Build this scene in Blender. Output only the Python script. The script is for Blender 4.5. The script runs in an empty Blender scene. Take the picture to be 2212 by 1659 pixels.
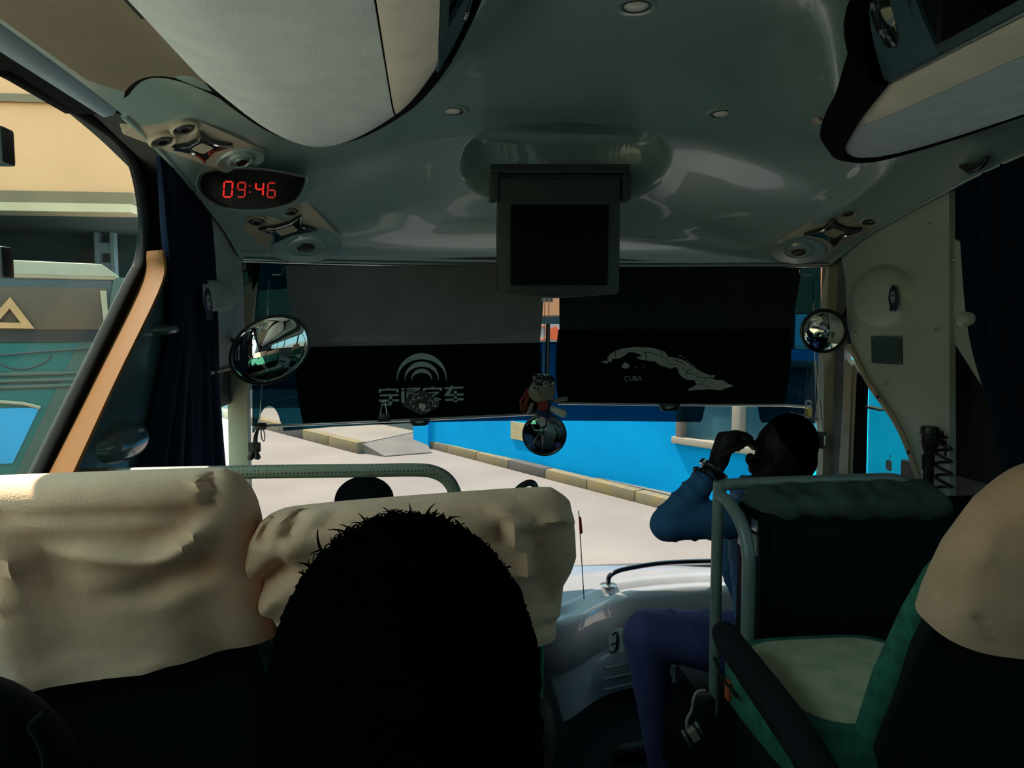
import bpy, bmesh, math, random
import numpy as np
from mathutils import Vector, Matrix

scene = bpy.context.scene
COL = scene.collection
random.seed(7)

# ------------------------------------------------------------------ camera
FPX = 1660.0
W2, H2 = 1106.0, 829.5
CAM = Vector((-0.45, 0.0, 2.5))
PITCH = math.atan((829.5 - 696.0) / FPX)
YAW = math.atan(184.0 / FPX * math.cos(PITCH))
cR = Vector((math.cos(YAW), -math.sin(YAW), 0))
cF = Vector((math.sin(YAW) * math.cos(PITCH), math.cos(YAW) * math.cos(PITCH), -math.sin(PITCH)))
cU = cR.cross(cF)
cam_data = bpy.data.cameras.new('camera')
cam_data.sensor_fit = 'HORIZONTAL'
cam_data.sensor_width = 36.0
cam_data.lens = 36.0 * FPX / 2212.0
cam_data.clip_start = 0.02
cam_data.clip_end = 300
camera = bpy.data.objects.new('camera', cam_data)
camera.matrix_world = Matrix(((cR.x, cU.x, -cF.x, CAM.x), (cR.y, cU.y, -cF.y, CAM.y), (cR.z, cU.z, -cF.z, CAM.z), (0, 0, 0, 1)))
COL.objects.link(camera)
scene.camera = camera

# ------------------------------------------------------------------ world, sun, exposure
world = bpy.data.worlds.new('sky')
world.use_nodes = True
scene.world = world
wn = world.node_tree
wn.nodes['Background'].inputs[0].default_value = (0.33, 0.52, 0.56, 1)
wn.nodes['Background'].inputs[1].default_value = 1.25
sun_data = bpy.data.lights.new('sun', 'SUN')
sun_data.energy = 4.2
sun_data.angle = 0.01
sun_data.color = (1.0, 0.84, 0.68)
sun = bpy.data.objects.new('sun', sun_data)
SUN_FROM = Vector((-0.46, 0.40, 1.0)).normalized()
sun.rotation_euler = SUN_FROM.to_track_quat('Z', 'Y').to_euler()
sun.location = (-5, 5, 20)
COL.objects.link(sun)
scene.view_settings.view_transform = 'Standard'
scene.view_settings.look = 'None'
scene.view_settings.gamma = 1.0
scene.view_settings.use_curve_mapping = False
scene.view_settings.exposure = 2.82
scene.cycles.use_denoising = True
scene.cycles.max_bounces = 10
scene.cycles.diffuse_bounces = 6
scene.cycles.transparent_max_bounces = 16
scene.cycles.sample_clamp_indirect = 8.0

# ------------------------------------------------------------------ picture point -> place
def ray(px, py):
    return cF * FPX + cR * (px - W2) + cU * (H2 - py)
def PY(px, py, Y):
    d = ray(px, py); return CAM + d * ((Y - CAM.y) / d.y)
def PXX(px, py, X):
    d = ray(px, py); return CAM + d * ((X - CAM.x) / d.x)
def PZ(px, py, Z):
    d = ray(px, py); return CAM + d * ((Z - CAM.z) / d.z)
def PPL(px, py, p0, n):
    d = ray(px, py); return CAM + d * ((p0 - CAM).dot(n) / d.dot(n))

# ------------------------------------------------------------------ materials
MATS = {}
def mat(name, col, rough=0.6, metal=0.0, col2=None, nscale=8.0, bump=0.0, bscale=60.0, spec=0.5, coat=0.0, emit=None, estr=0.0, sheen=0.0, detail=4.0):
    if name in MATS: return MATS[name]
    m = bpy.data.materials.new(name); m.use_nodes = True
    nt = m.node_tree; b = nt.nodes['Principled BSDF']
    b.inputs['Roughness'].default_value = rough
    b.inputs['Metallic'].default_value = metal
    b.inputs['Specular IOR Level'].default_value = spec
    b.inputs['Coat Weight'].default_value = coat
    b.inputs['Sheen Weight'].default_value = sheen
    tc = nt.nodes.new('ShaderNodeTexCoord')
    if col2 is None: col2 = tuple(c * 0.82 for c in col)
    n = nt.nodes.new('ShaderNodeTexNoise'); n.inputs['Scale'].default_value = nscale; n.inputs['Detail'].default_value = detail
    nt.links.new(tc.outputs['Object'], n.inputs['Vector'])
    r = nt.nodes.new('ShaderNodeValToRGB')
    r.color_ramp.elements[0].position = 0.35; r.color_ramp.elements[1].position = 0.65
    r.color_ramp.elements[0].color = (*col2, 1); r.color_ramp.elements[1].color = (*col, 1)
    nt.links.new(n.outputs['Fac'], r.inputs['Fac'])
    nt.links.new(r.outputs['Color'], b.inputs['Base Color'])
    if bump:
        n2 = nt.nodes.new('ShaderNodeTexNoise'); n2.inputs['Scale'].default_value = bscale
        nt.links.new(tc.outputs['Object'], n2.inputs['Vector'])
        bp = nt.nodes.new('ShaderNodeBump'); bp.inputs['Strength'].default_value = bump; bp.inputs['Distance'].default_value = 0.004
        nt.links.new(n2.outputs['Fac'], bp.inputs['Height']); nt.links.new(bp.outputs['Normal'], b.inputs['Normal'])
    if emit is not None:
        b.inputs['Emission Color'].default_value = (*emit, 1); b.inputs['Emission Strength'].default_value = estr
    MATS[name] = m
    return m

def glass(name, tint, gloss=0.06, rough=0.02):
    m = bpy.data.materials.new(name); m.use_nodes = True; nt = m.node_tree
    nt.nodes.remove(nt.nodes['Principled BSDF'])
    out = nt.nodes['Material Output']
    t = nt.nodes.new('ShaderNodeBsdfTransparent')
    noi = nt.nodes.new('ShaderNodeTexNoise'); noi.inputs['Scale'].default_value = 3.0
    rp = nt.nodes.new('ShaderNodeValToRGB')
    rp.color_ramp.elements[0].color = (*[c * 0.93 for c in tint], 1); rp.color_ramp.elements[1].color = (*tint, 1)
    nt.links.new(noi.outputs['Fac'], rp.inputs['Fac']); nt.links.new(rp.outputs['Color'], t.inputs['Color'])
    g = nt.nodes.new('ShaderNodeBsdfGlossy'); g.inputs['Roughness'].default_value = rough
    mx = nt.nodes.new('ShaderNodeMixShader'); mx.inputs[0].default_value = gloss
    nt.links.new(t.outputs[0], mx.inputs[1]); nt.links.new(g.outputs[0], mx.inputs[2]); nt.links.new(mx.outputs[0], out.inputs['Surface'])
    return m

M_CAP = mat('cap_plastic', (0.22, 0.32, 0.315), rough=0.28, col2=(0.20, 0.30, 0.295), nscale=2, bump=0.03, bscale=300, spec=0.8, coat=0.5)
M_PANEL = mat('pillar_plastic', (0.36, 0.42, 0.39), rough=0.45, col2=(0.33, 0.39, 0.365), nscale=5, bump=0.12, bscale=260)
M_RACKBLUE = mat('rack_fabric', (0.54, 0.61, 0.66), rough=0.75, col2=(0.47, 0.55, 0.61), nscale=14, bump=0.25, bscale=220)
M_RACKBEIGE = mat('rack_strip', (0.88, 0.80, 0.70), rough=0.55, col2=(0.76, 0.70, 0.60), nscale=10, bump=0.15, bscale=240)
M_BLUEPL = mat('blue_plastic', (0.05, 0.11, 0.17), rough=0.4, nscale=4)
M_WARMPANEL = mat('warm_lit_panel', (0.145, 0.125, 0.085), rough=0.7, col2=(0.12, 0.105, 0.07), nscale=6, bump=0.3, bscale=300)  # olive tone stands for warm light bounced in from the window
M_BLUETRIM = mat('blue_trim', (0.16, 0.26, 0.34), rough=0.4, nscale=5)
M_RUBBER = mat('black_rubber', (0.003, 0.004, 0.0045), rough=0.9, spec=0.05, nscale=20)
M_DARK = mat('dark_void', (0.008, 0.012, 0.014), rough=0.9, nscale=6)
M_CURTAIN = mat('navy_curtain', (0.004, 0.011, 0.030), rough=0.9, spec=0.1, col2=(0.003, 0.008, 0.022), nscale=18, bump=0.2, bscale=200)
M_COVER = mat('headrest_cloth', (0.64, 0.375, 0.245), rough=0.9, col2=(0.56, 0.325, 0.21), nscale=16, bump=0.25, bscale=420, sheen=0.1)
M_SHELL = mat('seat_shell', (0.006, 0.008, 0.010), rough=0.8, spec=0.2, nscale=12)
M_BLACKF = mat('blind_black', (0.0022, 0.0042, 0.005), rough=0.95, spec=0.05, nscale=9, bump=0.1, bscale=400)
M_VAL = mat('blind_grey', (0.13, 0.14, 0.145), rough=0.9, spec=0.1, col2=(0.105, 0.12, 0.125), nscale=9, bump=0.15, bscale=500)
M_PRINT = mat('print_grey', (0.30, 0.33, 0.30), rough=0.8, nscale=30)
M_ALU = mat('aluminium', (0.62, 0.62, 0.60), rough=0.28, metal=1.0, nscale=40)
M_CHROME = mat('chrome', (0.85, 0.85, 0.85), rough=0.08, metal=1.0, nscale=40)
M_MIRROR = mat('mirror', (0.92, 0.93, 0.93), rough=0.01, metal=1.0, col2=(0.9, 0.91, 0.91))
M_BLACKPL = mat('black_plastic', (0.014, 0.015, 0.016), rough=0.35, nscale=20)
M_TVCASE = mat('tv_case', (0.022, 0.040, 0.034), rough=0.45, nscale=10)
M_SCREEN = mat('screen_glass', (0.001, 0.0015, 0.003), rough=0.4, spec=0.12, nscale=3)
M_BEZELBEIGE = mat('service_plate', (0.38, 0.35, 0.27), rough=0.4, nscale=10)
M_SMOKE = mat('smoked_plastic', (0.012, 0.018, 0.018), rough=0.10, coat=0.6, nscale=5)
M_RED = mat('red_led', (0.25, 0.0, 0.0), emit=(1.0, 0.03, 0.02), estr=0.10)
M_REDDIM = mat('red_led_dim', (0.2, 0.0, 0.0), emit=(1.0, 0.03, 0.02), estr=0.045)
M_LENS = mat('lamp_lens', (0.75, 0.74, 0.70), rough=0.25, nscale=60)
M_DASH = mat('dash_plastic', (0.44, 0.43, 0.45), rough=0.33, spec=1.0, coat=0.5, col2=(0.40, 0.395, 0.41), nscale=10, bump=0.3, bscale=350)
M_GRIP = mat('grip_vinyl', (0.13, 0.14, 0.11), rough=0.6, nscale=20)
M_CREAMTRIM = mat('cream_trim', (0.110, 0.045, 0.0125), rough=0.6, spec=.1, col2=(0.102, 0.041, 0.0115), nscale=3)
M_DOORCREAM = mat('door_cream', (0.36, 0.35, 0.26), rough=0.5, nscale=5)
M_TEALPANEL = mat('gloss_panel', (0.06, 0.10, 0.12), rough=0.22, nscale=4, coat=0.3)
M_SKIN = mat('skin', (0.012, 0.008, 0.006), rough=0.6, spec=0.25, nscale=12)
M_HAIR = mat('hair', (0.0012, 0.0016, 0.002), rough=1.0, spec=0.0, nscale=50)
M_SHIRT = mat('blue_shirt', (0.03, 0.115, 0.25), rough=0.85, col2=(0.024, 0.095, 0.21), nscale=12, bump=0.2, bscale=300)
M_TROUSER = mat('navy_trousers', (0.09, 0.085, 0.25), rough=0.85, col2=(0.07, 0.068, 0.20), nscale=20, bump=0.2, bscale=300)
M_JACKET = mat('dark_jacket', (0.004, 0.007, 0.009), rough=0.9, spec=0.1, nscale=10, bump=0.2, bscale=120)
M_GREENGREY = mat('rail_paint', (0.17, 0.20, 0.19), rough=0.35, nscale=10)
M_CAB = mat('cabinet_black', (0.004, 0.006, 0.008), rough=0.8, spec=0.15, nscale=8)
M_BRASS = mat('brass', (0.70, 0.48, 0.16), rough=0.35, metal=0.8, nscale=30)
M_FLOOR = mat('floor_vinyl', (0.16, 0.17, 0.17), rough=0.6, nscale=20)
M_WALLIN = mat('wall_inner', (0.10, 0.11, 0.115), rough=0.6, nscale=6)
M_GLASS = glass('side_glass', (0.82, 0.87, 0.85), 0.02)
M_REARGL = glass('tinted_glass', (0.82, 0.88, 0.86), 0.05)
M_WINDSH = glass('windscreen_glass', (0.49, 0.50, 0.51), 0.02)
M_FILM = glass('tint_film', (0.008, 0.06, 0.10), 0.02)

# ------------------------------------------------------------------ mesh helpers
def put(name, me, m=None, parent=None, **props):
    o = bpy.data.objects.new(name, me); COL.objects.link(o)
    if m is not None: me.materials.append(m)
    if parent is not None:
        o.parent = parent
        o.matrix_parent_inverse = parent.matrix_basis.inverted()
    for k, v in props.items(): o[k] = v
    return o
def finish(bm, name, angle=40, smooth=True):
    bmesh.ops.recalc_face_normals(bm, faces=bm.faces[:])
    ca = math.radians(angle)
    for f in bm.faces: f.smooth = smooth
    if smooth:
        for e in bm.edges:
            if len(e.link_faces) == 2 and e.calc_face_angle(0) > ca: e.smooth = False
    me = bpy.data.meshes.new(name); bm.to_mesh(me); bm.free(); return me
def mk(name, verts, faces, m, parent=None, angle=40, smooth=True, **props):
    bm = bmesh.new()
    vs = [bm.verts.new(Vector(v)) for v in verts]
    for f in faces:
        try: bm.faces.new([vs[i] for i in f])
        except ValueError: pass
    return put(name, finish(bm, name, angle, smooth), m, parent, **props)
def thing(name, label, cat, loc=(0, 0, 0), group=None):
    o = bpy.data.objects.new(name, None); COL.objects.link(o); o.location = loc
    o.empty_display_size = 0.05
    bpy.context.view_layer.update() if False else None
    o['label'] = label; o['category'] = cat
    if group: o['group'] = group
    return o
def tag(o, label, cat, group=None):
    o['label'] = label; o['category'] = cat
    if group: o['group'] = group
    return o
def struct(o, label=None):
    o['kind'] = 'structure'
    if label: o['label'] = label
    return o
def box(name, lo, hi, m, parent=None, bev=0.0, seg=2, mtx=None, **props):
    bm = bmesh.new(); bmesh.ops.create_cube(bm, size=1.0)
    lo, hi = Vector(lo), Vector(hi)
    for v in bm.verts: v.co = Vector(((lo[i] + hi[i]) / 2 + v.co[i] * (hi[i] - lo[i]) for i in range(3)))
    if bev: bmesh.ops.bevel(bm, geom=bm.edges[:], offset=bev, segments=seg, profile=0.6, affect='EDGES')
    if mtx is not None: bm.transform(mtx)
    return put(name, finish(bm, name, 50), m, parent, **props)
def frame(o, x, y, z=None):
    """matrix with origin o, axes x, y (orthonormalised), z = x cross y"""
    x = Vector(x).normalized(); z2 = Vector(x).cross(Vector(y)).normalized(); y = z2.cross(x)
    o = Vector(o)
    return Matrix(((x.x, y.x, z2.x, o.x), (x.y, y.y, z2.y, o.y), (x.z, y.z, z2.z, o.z), (0, 0, 0, 1)))
def prism(name, pts2, h0, h1, m, mtx=None, parent=None, bev=0.0, angle=35, **props):
    """polygon in local xy, from z=h0 to z=h1"""
    bm = bmesh.new()
    a = [bm.verts.new((p[0], p[1], h0)) for p in pts2]
    b = [bm.verts.new((p[0], p[1], h1)) for p in pts2]
    n = len(pts2)
    f0 = bm.faces.new(a[::-1]); f1 = bm.faces.new(b)
    for i in range(n): bm.faces.new((a[i], a[(i + 1) % n], b[(i + 1) % n], b[i]))
    bm.normal_update()
    if bev:
        es = [e for e in f1.edges]
        bmesh.ops.bevel(bm, geom=es, offset=bev, segments=2, profile=0.6, affect='EDGES')
    bm.normal_update()
    if n > 4: bmesh.ops.triangulate(bm, faces=[f for f in bm.faces if len(f.verts) > 4])
    if mtx is not None: bm.transform(mtx)
    return put(name, finish(bm, name, angle), m, parent, **props)
def catmull(pts, n=8, closed=False):
    pts = [Vector(p) for p in pts]; out = []
    N = len(pts)
    rng = range(N if closed else N - 1)
    for i in rng:
        p1, p2 = pts[i], pts[(i + 1) % N]
        p0 = pts[i - 1] if (i > 0 or closed) else p1 * 2 - p2
        p3 = pts[(i + 2) % N] if (i + 2 < N or closed) else p2 * 2 - p1
        for k in range(n):
            t = k / n
            out.append(0.5 * ((2 * p1) + (p2 - p0) * t + (2 * p0 - 5 * p1 + 4 * p2 - p3) * t * t + (3 * p1 - p0 - 3 * p2 + p3) * t ** 3))
    if not closed: out.append(pts[-1].copy())
    return out
def tube_bm(bm, path, rad, seg=10, caps=True, closed=False, flat=(1, 1)):
    path = [Vector(p) for p in path]; n = len(path)
    up = None; rings = []
    for i in range(n):
        if closed: t = path[(i + 1) % n] - path[i - 1]
        else: t = path[min(i + 1, n - 1)] - path[max(i - 1, 0)]
        if t.length < 1e-9: t = Vector((0, 0, 1))
        t.normalize()
        if up is None:
            up = Vector((0, 0, 1)) if abs(t.z) < 0.9 else Vector((1, 0, 0))
        up = (up - t * up.dot(t)); up.normalize()
        sd = t.cross(up)
        r = rad[i] if isinstance(rad, (list, tuple)) else rad
        rings.append([bm.verts.new(path[i] + (sd * math.cos(a) * flat[0] + up * math.sin(a) * flat[1]) * r) for a in [2 * math.pi * k / seg for k in range(seg)]])
    for i in range(n if closed else n - 1):
        a, b = rings[i], rings[(i + 1) % n]
        for k in range(seg): bm.faces.new((a[k], a[(k + 1) % seg], b[(k + 1) % seg], b[k]))
    if caps and not closed:
        bm.faces.new(rings[0][::-1]); bm.faces.new(rings[-1])
def tube(name, path, rad, m, parent=None, seg=10, smoothn=0, closed=False, flat=(1, 1), **props):
    n0 = len(path)
    if smoothn: path = catmull(path, smoothn, closed)
    if isinstance(rad, (list, tuple)) and len(rad) != len(path): rad = [float(v) for v in np.interp(np.linspace(0, n0 - 1, len(path)), range(n0), rad)]
    bm = bmesh.new(); tube_bm(bm, path, rad, seg, True, closed, flat)
    return put(name, finish(bm, name, 50), m, parent, **props)
def lathe(name, prof, m, mtx=None, parent=None, seg=28, sx=1, sy=1, **props):
    """profile (r, z) revolved around local z; r=0 ends close"""
    bm = bmesh.new(); rings = []
    for r, z in prof:
        if r < 1e-6: rings.append([bm.verts.new((0, 0, z))])
        else: rings.append([bm.verts.new((r * sx * math.cos(2 * math.pi * k / seg), r * sy * math.sin(2 * math.pi * k / seg), z)) for k in range(seg)])
    for a, b in zip(rings, rings[1:]):
        if len(a) == 1 and len(b) == 1: continue
        for k in range(seg):
            k2 = (k + 1) % seg
            if len(a) == 1: bm.faces.new((a[0], b[k], b[k2]))
            elif len(b) == 1: bm.faces.new((a[k], a[k2], b[0]))
            else: bm.faces.new((a[k], a[k2], b[k2], b[k]))
    if len(rings[0]) > 1: bm.faces.new(rings[0][::-1])
    if len(rings[-1]) > 1: bm.faces.new(rings[-1])
    if mtx is not None: bm.transform(mtx)
    return put(name, finish(bm, name, 38), m, parent, **props)
def loft(name, rings, m, parent=None, caps=True, closed=True, angle=45, **props):
    bm = bmesh.new(); vr = [[bm.verts.new(Vector(p)) for p in r] for r in rings]
    n = len(vr[0])
    for a, b in zip(vr, vr[1:]):
        for k in range(n if closed else n - 1): bm.faces.new((a[k], a[(k + 1) % n], b[(k + 1) % n], b[k]))
    if caps and closed:
        bm.faces.new(vr[0][::-1]); bm.faces.new(vr[-1])
    return put(name, finish(bm, name, angle), m, parent, **props)
def grid(name, rows, m, parent=None, thick=0.0, angle=60, **props):
    """rows of points -> sheet; thick > 0 gives it a back"""
    bm = bmesh.new(); vr = [[bm.verts.new(Vector(p)) for p in r] for r in rows]
    for a, b in zip(vr, vr[1:]):
        for k in range(len(a) - 1): bm.faces.new((a[k], a[k + 1], b[k + 1], b[k]))
    if thick:
        bm.normal_update()
        vb = [[bm.verts.new(v.co - v.normal * thick) for v in r] for r in vr]
        for a, b in zip(vb, vb[1:]):
            for k in range(len(a) - 1): bm.faces.new((b[k], b[k + 1], a[k + 1], a[k]))
        R, C_ = len(vr), len(vr[0])
        loop = [(0, k) for k in range(C_)] + [(i, C_ - 1) for i in range(1, R)] + [(R - 1, k) for k in range(C_ - 2, -1, -1)] + [(i, 0) for i in range(R - 2, 0, -1)]
        for (i, k), (i2, k2) in zip(loop, loop[1:] + loop[:1]): bm.faces.new((vr[i][k], vb[i][k], vb[i2][k2], vr[i2][k2]))
    return put(name, finish(bm, name, angle), m, parent, **props)
def capsule_bm(bm, p0, r0, p1, r1, seg=16):
    p0, p1 = Vector(p0), Vector(p1); d = p1 - p0
    L = d.length; d = d.normalized() if L > 1e-6 else Vector((0, 0, 1))
    path, rad = [], []
    for a in (-88, -70, -50, -30, -12): path.append(p0 + d * r0 * math.sin(math.radians(a))); rad.append(r0 * math.cos(math.radians(a)))
    for k in range(5): path.append(p0 + d * L * k / 4); rad.append(r0 + (r1 - r0) * k / 4)
    for a in (12, 30, 50, 70, 88): path.append(p1 + d * r1 * math.sin(math.radians(a))); rad.append(r1 * math.cos(math.radians(a)))
    tube_bm(bm, path, rad, seg)
def ell_bm(bm, c, r, rot=None):
    g = bmesh.ops.create_icosphere(bm, subdivisions=3, radius=1.0)
    mt = Matrix.Translation(Vector(c)) @ (rot.to_4x4() if rot else Matrix.Identity(4)) @ Matrix.Diagonal((*r, 1))
    bmesh.ops.transform(bm, matrix=mt, verts=g['verts'])
def blob(name, caps, ells, m, parent=None, vox=0.008, it=6, disp=None, **props):
    """overlapping tapered capsules and ellipsoids fused into ONE continuous surface"""
    bm = bmesh.new()
    for c in caps: capsule_bm(bm, *c)
    for e in ells: ell_bm(bm, *e)
    me = bpy.data.meshes.new(name); bm.to_mesh(me); bm.free()
    t = bpy.data.objects.new('fuse', me); COL.objects.link(t)
    md = t.modifiers.new('r', 'REMESH'); md.mode = 'VOXEL'; md.voxel_size = vox
    ms = t.modifiers.new('s', 'SMOOTH'); ms.iterations = it; ms.factor = 0.5
    dg = bpy.context.evaluated_depsgraph_get(); dg.update()
    out = bpy.data.meshes.new_from_object(t.evaluated_get(dg))
    bpy.data.objects.remove(t); bpy.data.meshes.remove(me)
    out.name = name
    if disp is not None:
        n = len(out.vertices)
        co = np.zeros(n * 3); no = np.zeros(n * 3)
        out.vertices.foreach_get('co', co); out.vertices.foreach_get('normal', no)
        co = co.reshape(-1, 3); no = no.reshape(-1, 3)
        co = co + no * disp(co)[:, None]
        out.vertices.foreach_set('co', co.ravel()); out.update()
    out.polygons.foreach_set('use_smooth', [True] * len(out.polygons))
    return put(name, out, m, parent, **props)
def text(name, s, mtx, size, m, parent=None, ext=0.0006, **props):
    cu = bpy.data.curves.new(name, 'FONT'); cu.body = s; cu.size = size; cu.extrude = ext
    cu.align_x = 'CENTER'; cu.align_y = 'CENTER'
    t = bpy.data.objects.new('txt', cu); COL.objects.link(t)
    dg = bpy.context.evaluated_depsgraph_get(); dg.update()
    me = bpy.data.meshes.new_from_object(t.evaluated_get(dg))
    bpy.data.objects.remove(t); bpy.data.curves.remove(cu)
    me.transform(mtx); me.name = name
    return put(name, me, m, parent, **props)
def rrect(w, h, r, n=5, cx=0, cy=0):
    out = []
    for sx, sy, a0 in ((1, 1, 0), (-1, 1, 90), (-1, -1, 180), (1, -1, 270)):
        for k in range(n + 1):
            a = math.radians(a0 + 90 * k / n)
            out.append((cx + sx * (w / 2 - r) + r * math.cos(a), cy + sy * (h / 2 - r) + r * math.sin(a)))
    return out
def sstep(a, b, x):
    t = np.clip((x - a) / (b - a), 0, 1); return t * t * (3 - 2 * t)
def facing(px, py, Y):
    """upright frame at a picture point: x right, y up, z towards the rear of the bus"""
    return frame(PY(px, py, Y), (1, 0, 0), (0, 0, 1))
# ================================================================== OUTSIDE
M_CONC = mat('concrete_ground', (0.3029, 0.2628, 0.2361), rough=0.9, col2=(0.2539, 0.2228, 0.2032), nscale=0.7, bump=0.3, bscale=12, detail=8)
M_WALK = mat('pavement', (0.2158, 0.1972, 0.1748), rough=0.9, col2=(0.1711, 0.1562, 0.1414), nscale=2.0, detail=8)
M_YEL = mat('kerb_yellow', (0.2851, 0.2138, 0.08712), rough=0.8, col2=(0.2138, 0.1861, 0.1346), nscale=5, detail=8)
M_KGREY = mat('kerb_grey', (0.1254, 0.1155, 0.1023), rough=0.9, nscale=5)
M_BLUEW = mat('blue_paint', (0.0, 0.40, 0.84), rough=0.85, spec=.1, col2=(0.0, 0.345, 0.76), nscale=1.6, bump=0.15, bscale=25, detail=8)
M_CREAM = mat('cream_plaster', (0.58, 0.265, 0.125), rough=0.8, col2=(0.53, 0.24, 0.113), nscale=1.2, detail=6)
M_CREAM2 = mat('cream_edge', (0.4762, 0.3274, 0.1984), rough=0.7, nscale=2)
M_BROWN = mat('brown_edge', (0.1686, 0.0992, 0.0496), rough=0.7, nscale=2)
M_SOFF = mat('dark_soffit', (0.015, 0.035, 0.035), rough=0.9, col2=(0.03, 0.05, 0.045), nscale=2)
M_FRAMEW = mat('window_frame', (0.252, 0.192, 0.15), rough=0.7, nscale=6)
M_PANE = mat('window_pane', (0.02, 0.10, 0.14), rough=0.12, col2=(0.06, 0.16, 0.20), nscale=2.5, detail=8)  # two teal tones mixed at random over the panes
M_BEIGE = mat('beige_paint', (0.396, 0.348, 0.27), rough=0.8, nscale=2)

g = mk('ground', [(-60, -60, 0), (60, -60, 0), (60, 80, 0), (-60, 80, 0)], [(0, 1, 2, 3)], M_CONC)
struct(g, 'pale concrete yard in front of the coach')

KA, KB = PZ(918, 963, 0), PZ(1440, 1098, 0)
kd = (KB - KA).normalized(); kn = Vector((kd.y, -kd.x, 0))
if kn.y < 0: kn = -kn
KEND = KA + kd * 17
WA, WB = PZ(897, 946, .15), PZ(1440, 1062, .15)
wd = (WB - WA).normalized(); wn_ = Vector((-wd.y, wd.x, 0))
if wn_.dot(CAM - WA) < 0: wn_ = -wn_
WEND = WA + wd * 20
# pavement slab along the wall
pv = mk('pavement', [KA + kn * .18, KEND + kn * .18, WEND - wn_ * .3, WA - wn_ * .3] + [p + Vector((0, 0, .14)) for p in (KA + kn * .18, KEND + kn * .18, WEND - wn_ * .3, WA - wn_ * .3)],
        [(4, 5, 6, 7), (0, 1, 5, 4), (1, 2, 6, 5), (2, 3, 7, 6), (3, 0, 4, 7)], M_WALK)
struct(pv, 'grey pavement between the kerb and the blue wall')
kr = bpy.data.objects.new('kerb', None); COL.objects.link(kr); kr.location = KA
struct(kr, 'yellow painted kerb along the blue wall')
pos = 0.0; i = 0
while pos < 8.8:
    L = 1.0
    c = KA + kd * (pos + L / 2)
    mt = frame(c, kd, (0, 0, 1))
    cm = M_KGREY if i in (3, 7, 8, 12) else M_YEL
    box('kerb_stone', (-L / 2 + .008, 0, -.09), (L / 2 - .008, .155 + .006 * (i % 2), .09), cm, kr, bev=.015, mtx=mt)
    pos += L; i += 1
# platform on the left with its own kerb and a ramp
LA, LB = PZ(560, 921, 0), PZ(782, 979, 0)
ld = (LB - LA).normalized(); ln = Vector((-ld.y, ld.x, 0))
if ln.y < 0: ln = -ln
LA2 = LA - ld * 14
pl = mk('platform', [LA2, LB, PZ(905, 951, 0), WA + Vector((-.5, 20, -.15)), LA2 + Vector((0, 22, 0))] + [p + Vector((0, 0, .2)) for p in (LA2, LB, PZ(905, 951, 0), WA + Vector((-.5, 20, -.15)), LA2 + Vector((0, 22, 0)))],
        [(5, 6, 7, 8, 9), (0, 1, 6, 5), (1, 2, 7, 6), (2, 3, 8, 7)], mat('platform_sand', (0.294, 0.2628, 0.2228), rough=0.9, col2=(0.2495, 0.2228, 0.196), nscale=0.8, detail=6))
struct(pl, 'sandy raised platform left of the blue wall')
kr2 = bpy.data.objects.new('kerb', None); COL.objects.link(kr2); kr2.location = LB
struct(kr2, 'worn yellow kerb of the sandy platform')
for i in range(12):
    c = LB - ld * (0.6 + i * 1.2)
    box('kerb_stone', (-.59, 0, -.1), (.59, .215, .1), M_YEL if i % 4 != 2 else M_KGREY, kr2, bev=.02, mtx=frame(c, ld, (0, 0, 1)))
ra = [LB, PZ(830, 987, 0), PZ(932, 979, 0), KA, PZ(905, 951, 0)]
rp = mk('ramp', [Vector(p) for p in ra] + [ra[4] + Vector((0, 0, .19)), ra[0] + Vector((0, 0, .19)), ra[1] + Vector((0, 0, .02)), ra[2] + Vector((0, 0, .02)), ra[3] + Vector((0, 0, .14))],
        [(6, 7, 8, 9, 5), (0, 1, 7, 6), (1, 2, 8, 7), (2, 3, 9, 8)], M_WALK)
struct(rp, 'grey concrete ramp between the two kerbs')

# blue wall with a window
wf = frame(WA, wd, (0, 0, 1))           # x along the wall, y up, z to the yard (or back)
wz = 1 if (wf.to_3x3() @ Vector((0, 0, 1))).dot(wn_) > 0 else -1
wfi = wf.inverted()
def onwall(px, py): return wfi @ PPL(px, py, WA, wn_)
bl, br = onwall(1463, 946), onwall(1722, 985)
wx0, wx1, wzb = bl.x, br.x + .35, bl.y
wtop = onwall(1180, 740).y
wzt = min(wzb + 1.15, wtop - .12)
for nm, a, b in (('wall_yard', (0, -.3), (20, wzb)), ('wall_yard', (0, wzb), (wx0, wtop)), ('wall_yard', (wx1, wzb), (20, wtop)), ('wall_yard', (wx0, wzt), (wx1, wtop))):
    o = box(nm, (a[0], a[1], -.28), (b[0], b[1], 0), M_BLUEW, mtx=wf)
    struct(o, 'bright blue painted wall across the yard')
pil = box('trim_9', (.0, -.2, 0), (.55, wtop, .05 * wz), M_BLUEW, mtx=wf); struct(pil, 'blue pilaster at the far end of the wall')
win = thing('wall_window', 'brown framed window with mottled teal panes in the blue wall', 'window', wf @ Vector((wx0, wzb, 0)))
fw = .09
box('sill', (wx0 - .05, wzb - .07, -.1), (wx1 + .05, wzb + .02, .07), M_BEIGE, win, bev=.01, mtx=wf)
for a, b in (((wx0, wzb), (wx0 + fw, wzt)), ((wx1 - fw, wzb), (wx1, wzt)), ((wx0, wzt - .08), (wx1, wzt))):
    box('frame', (*a, -.12), (*b, .04), M_FRAMEW, win, bev=.008, mtx=wf)
pc = onwall(1594, 920).x
box('mullion', (pc - .06, wzb, -.12), (pc + .06, wzt - .05, .05), M_BEIGE, win, bev=.008, mtx=wf)
box('blind', (wx0 + .1, wzb + .02, -.2), (wx0 + .38, wzt - .05, -.17), M_BEIGE, win, mtx=wf)
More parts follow.
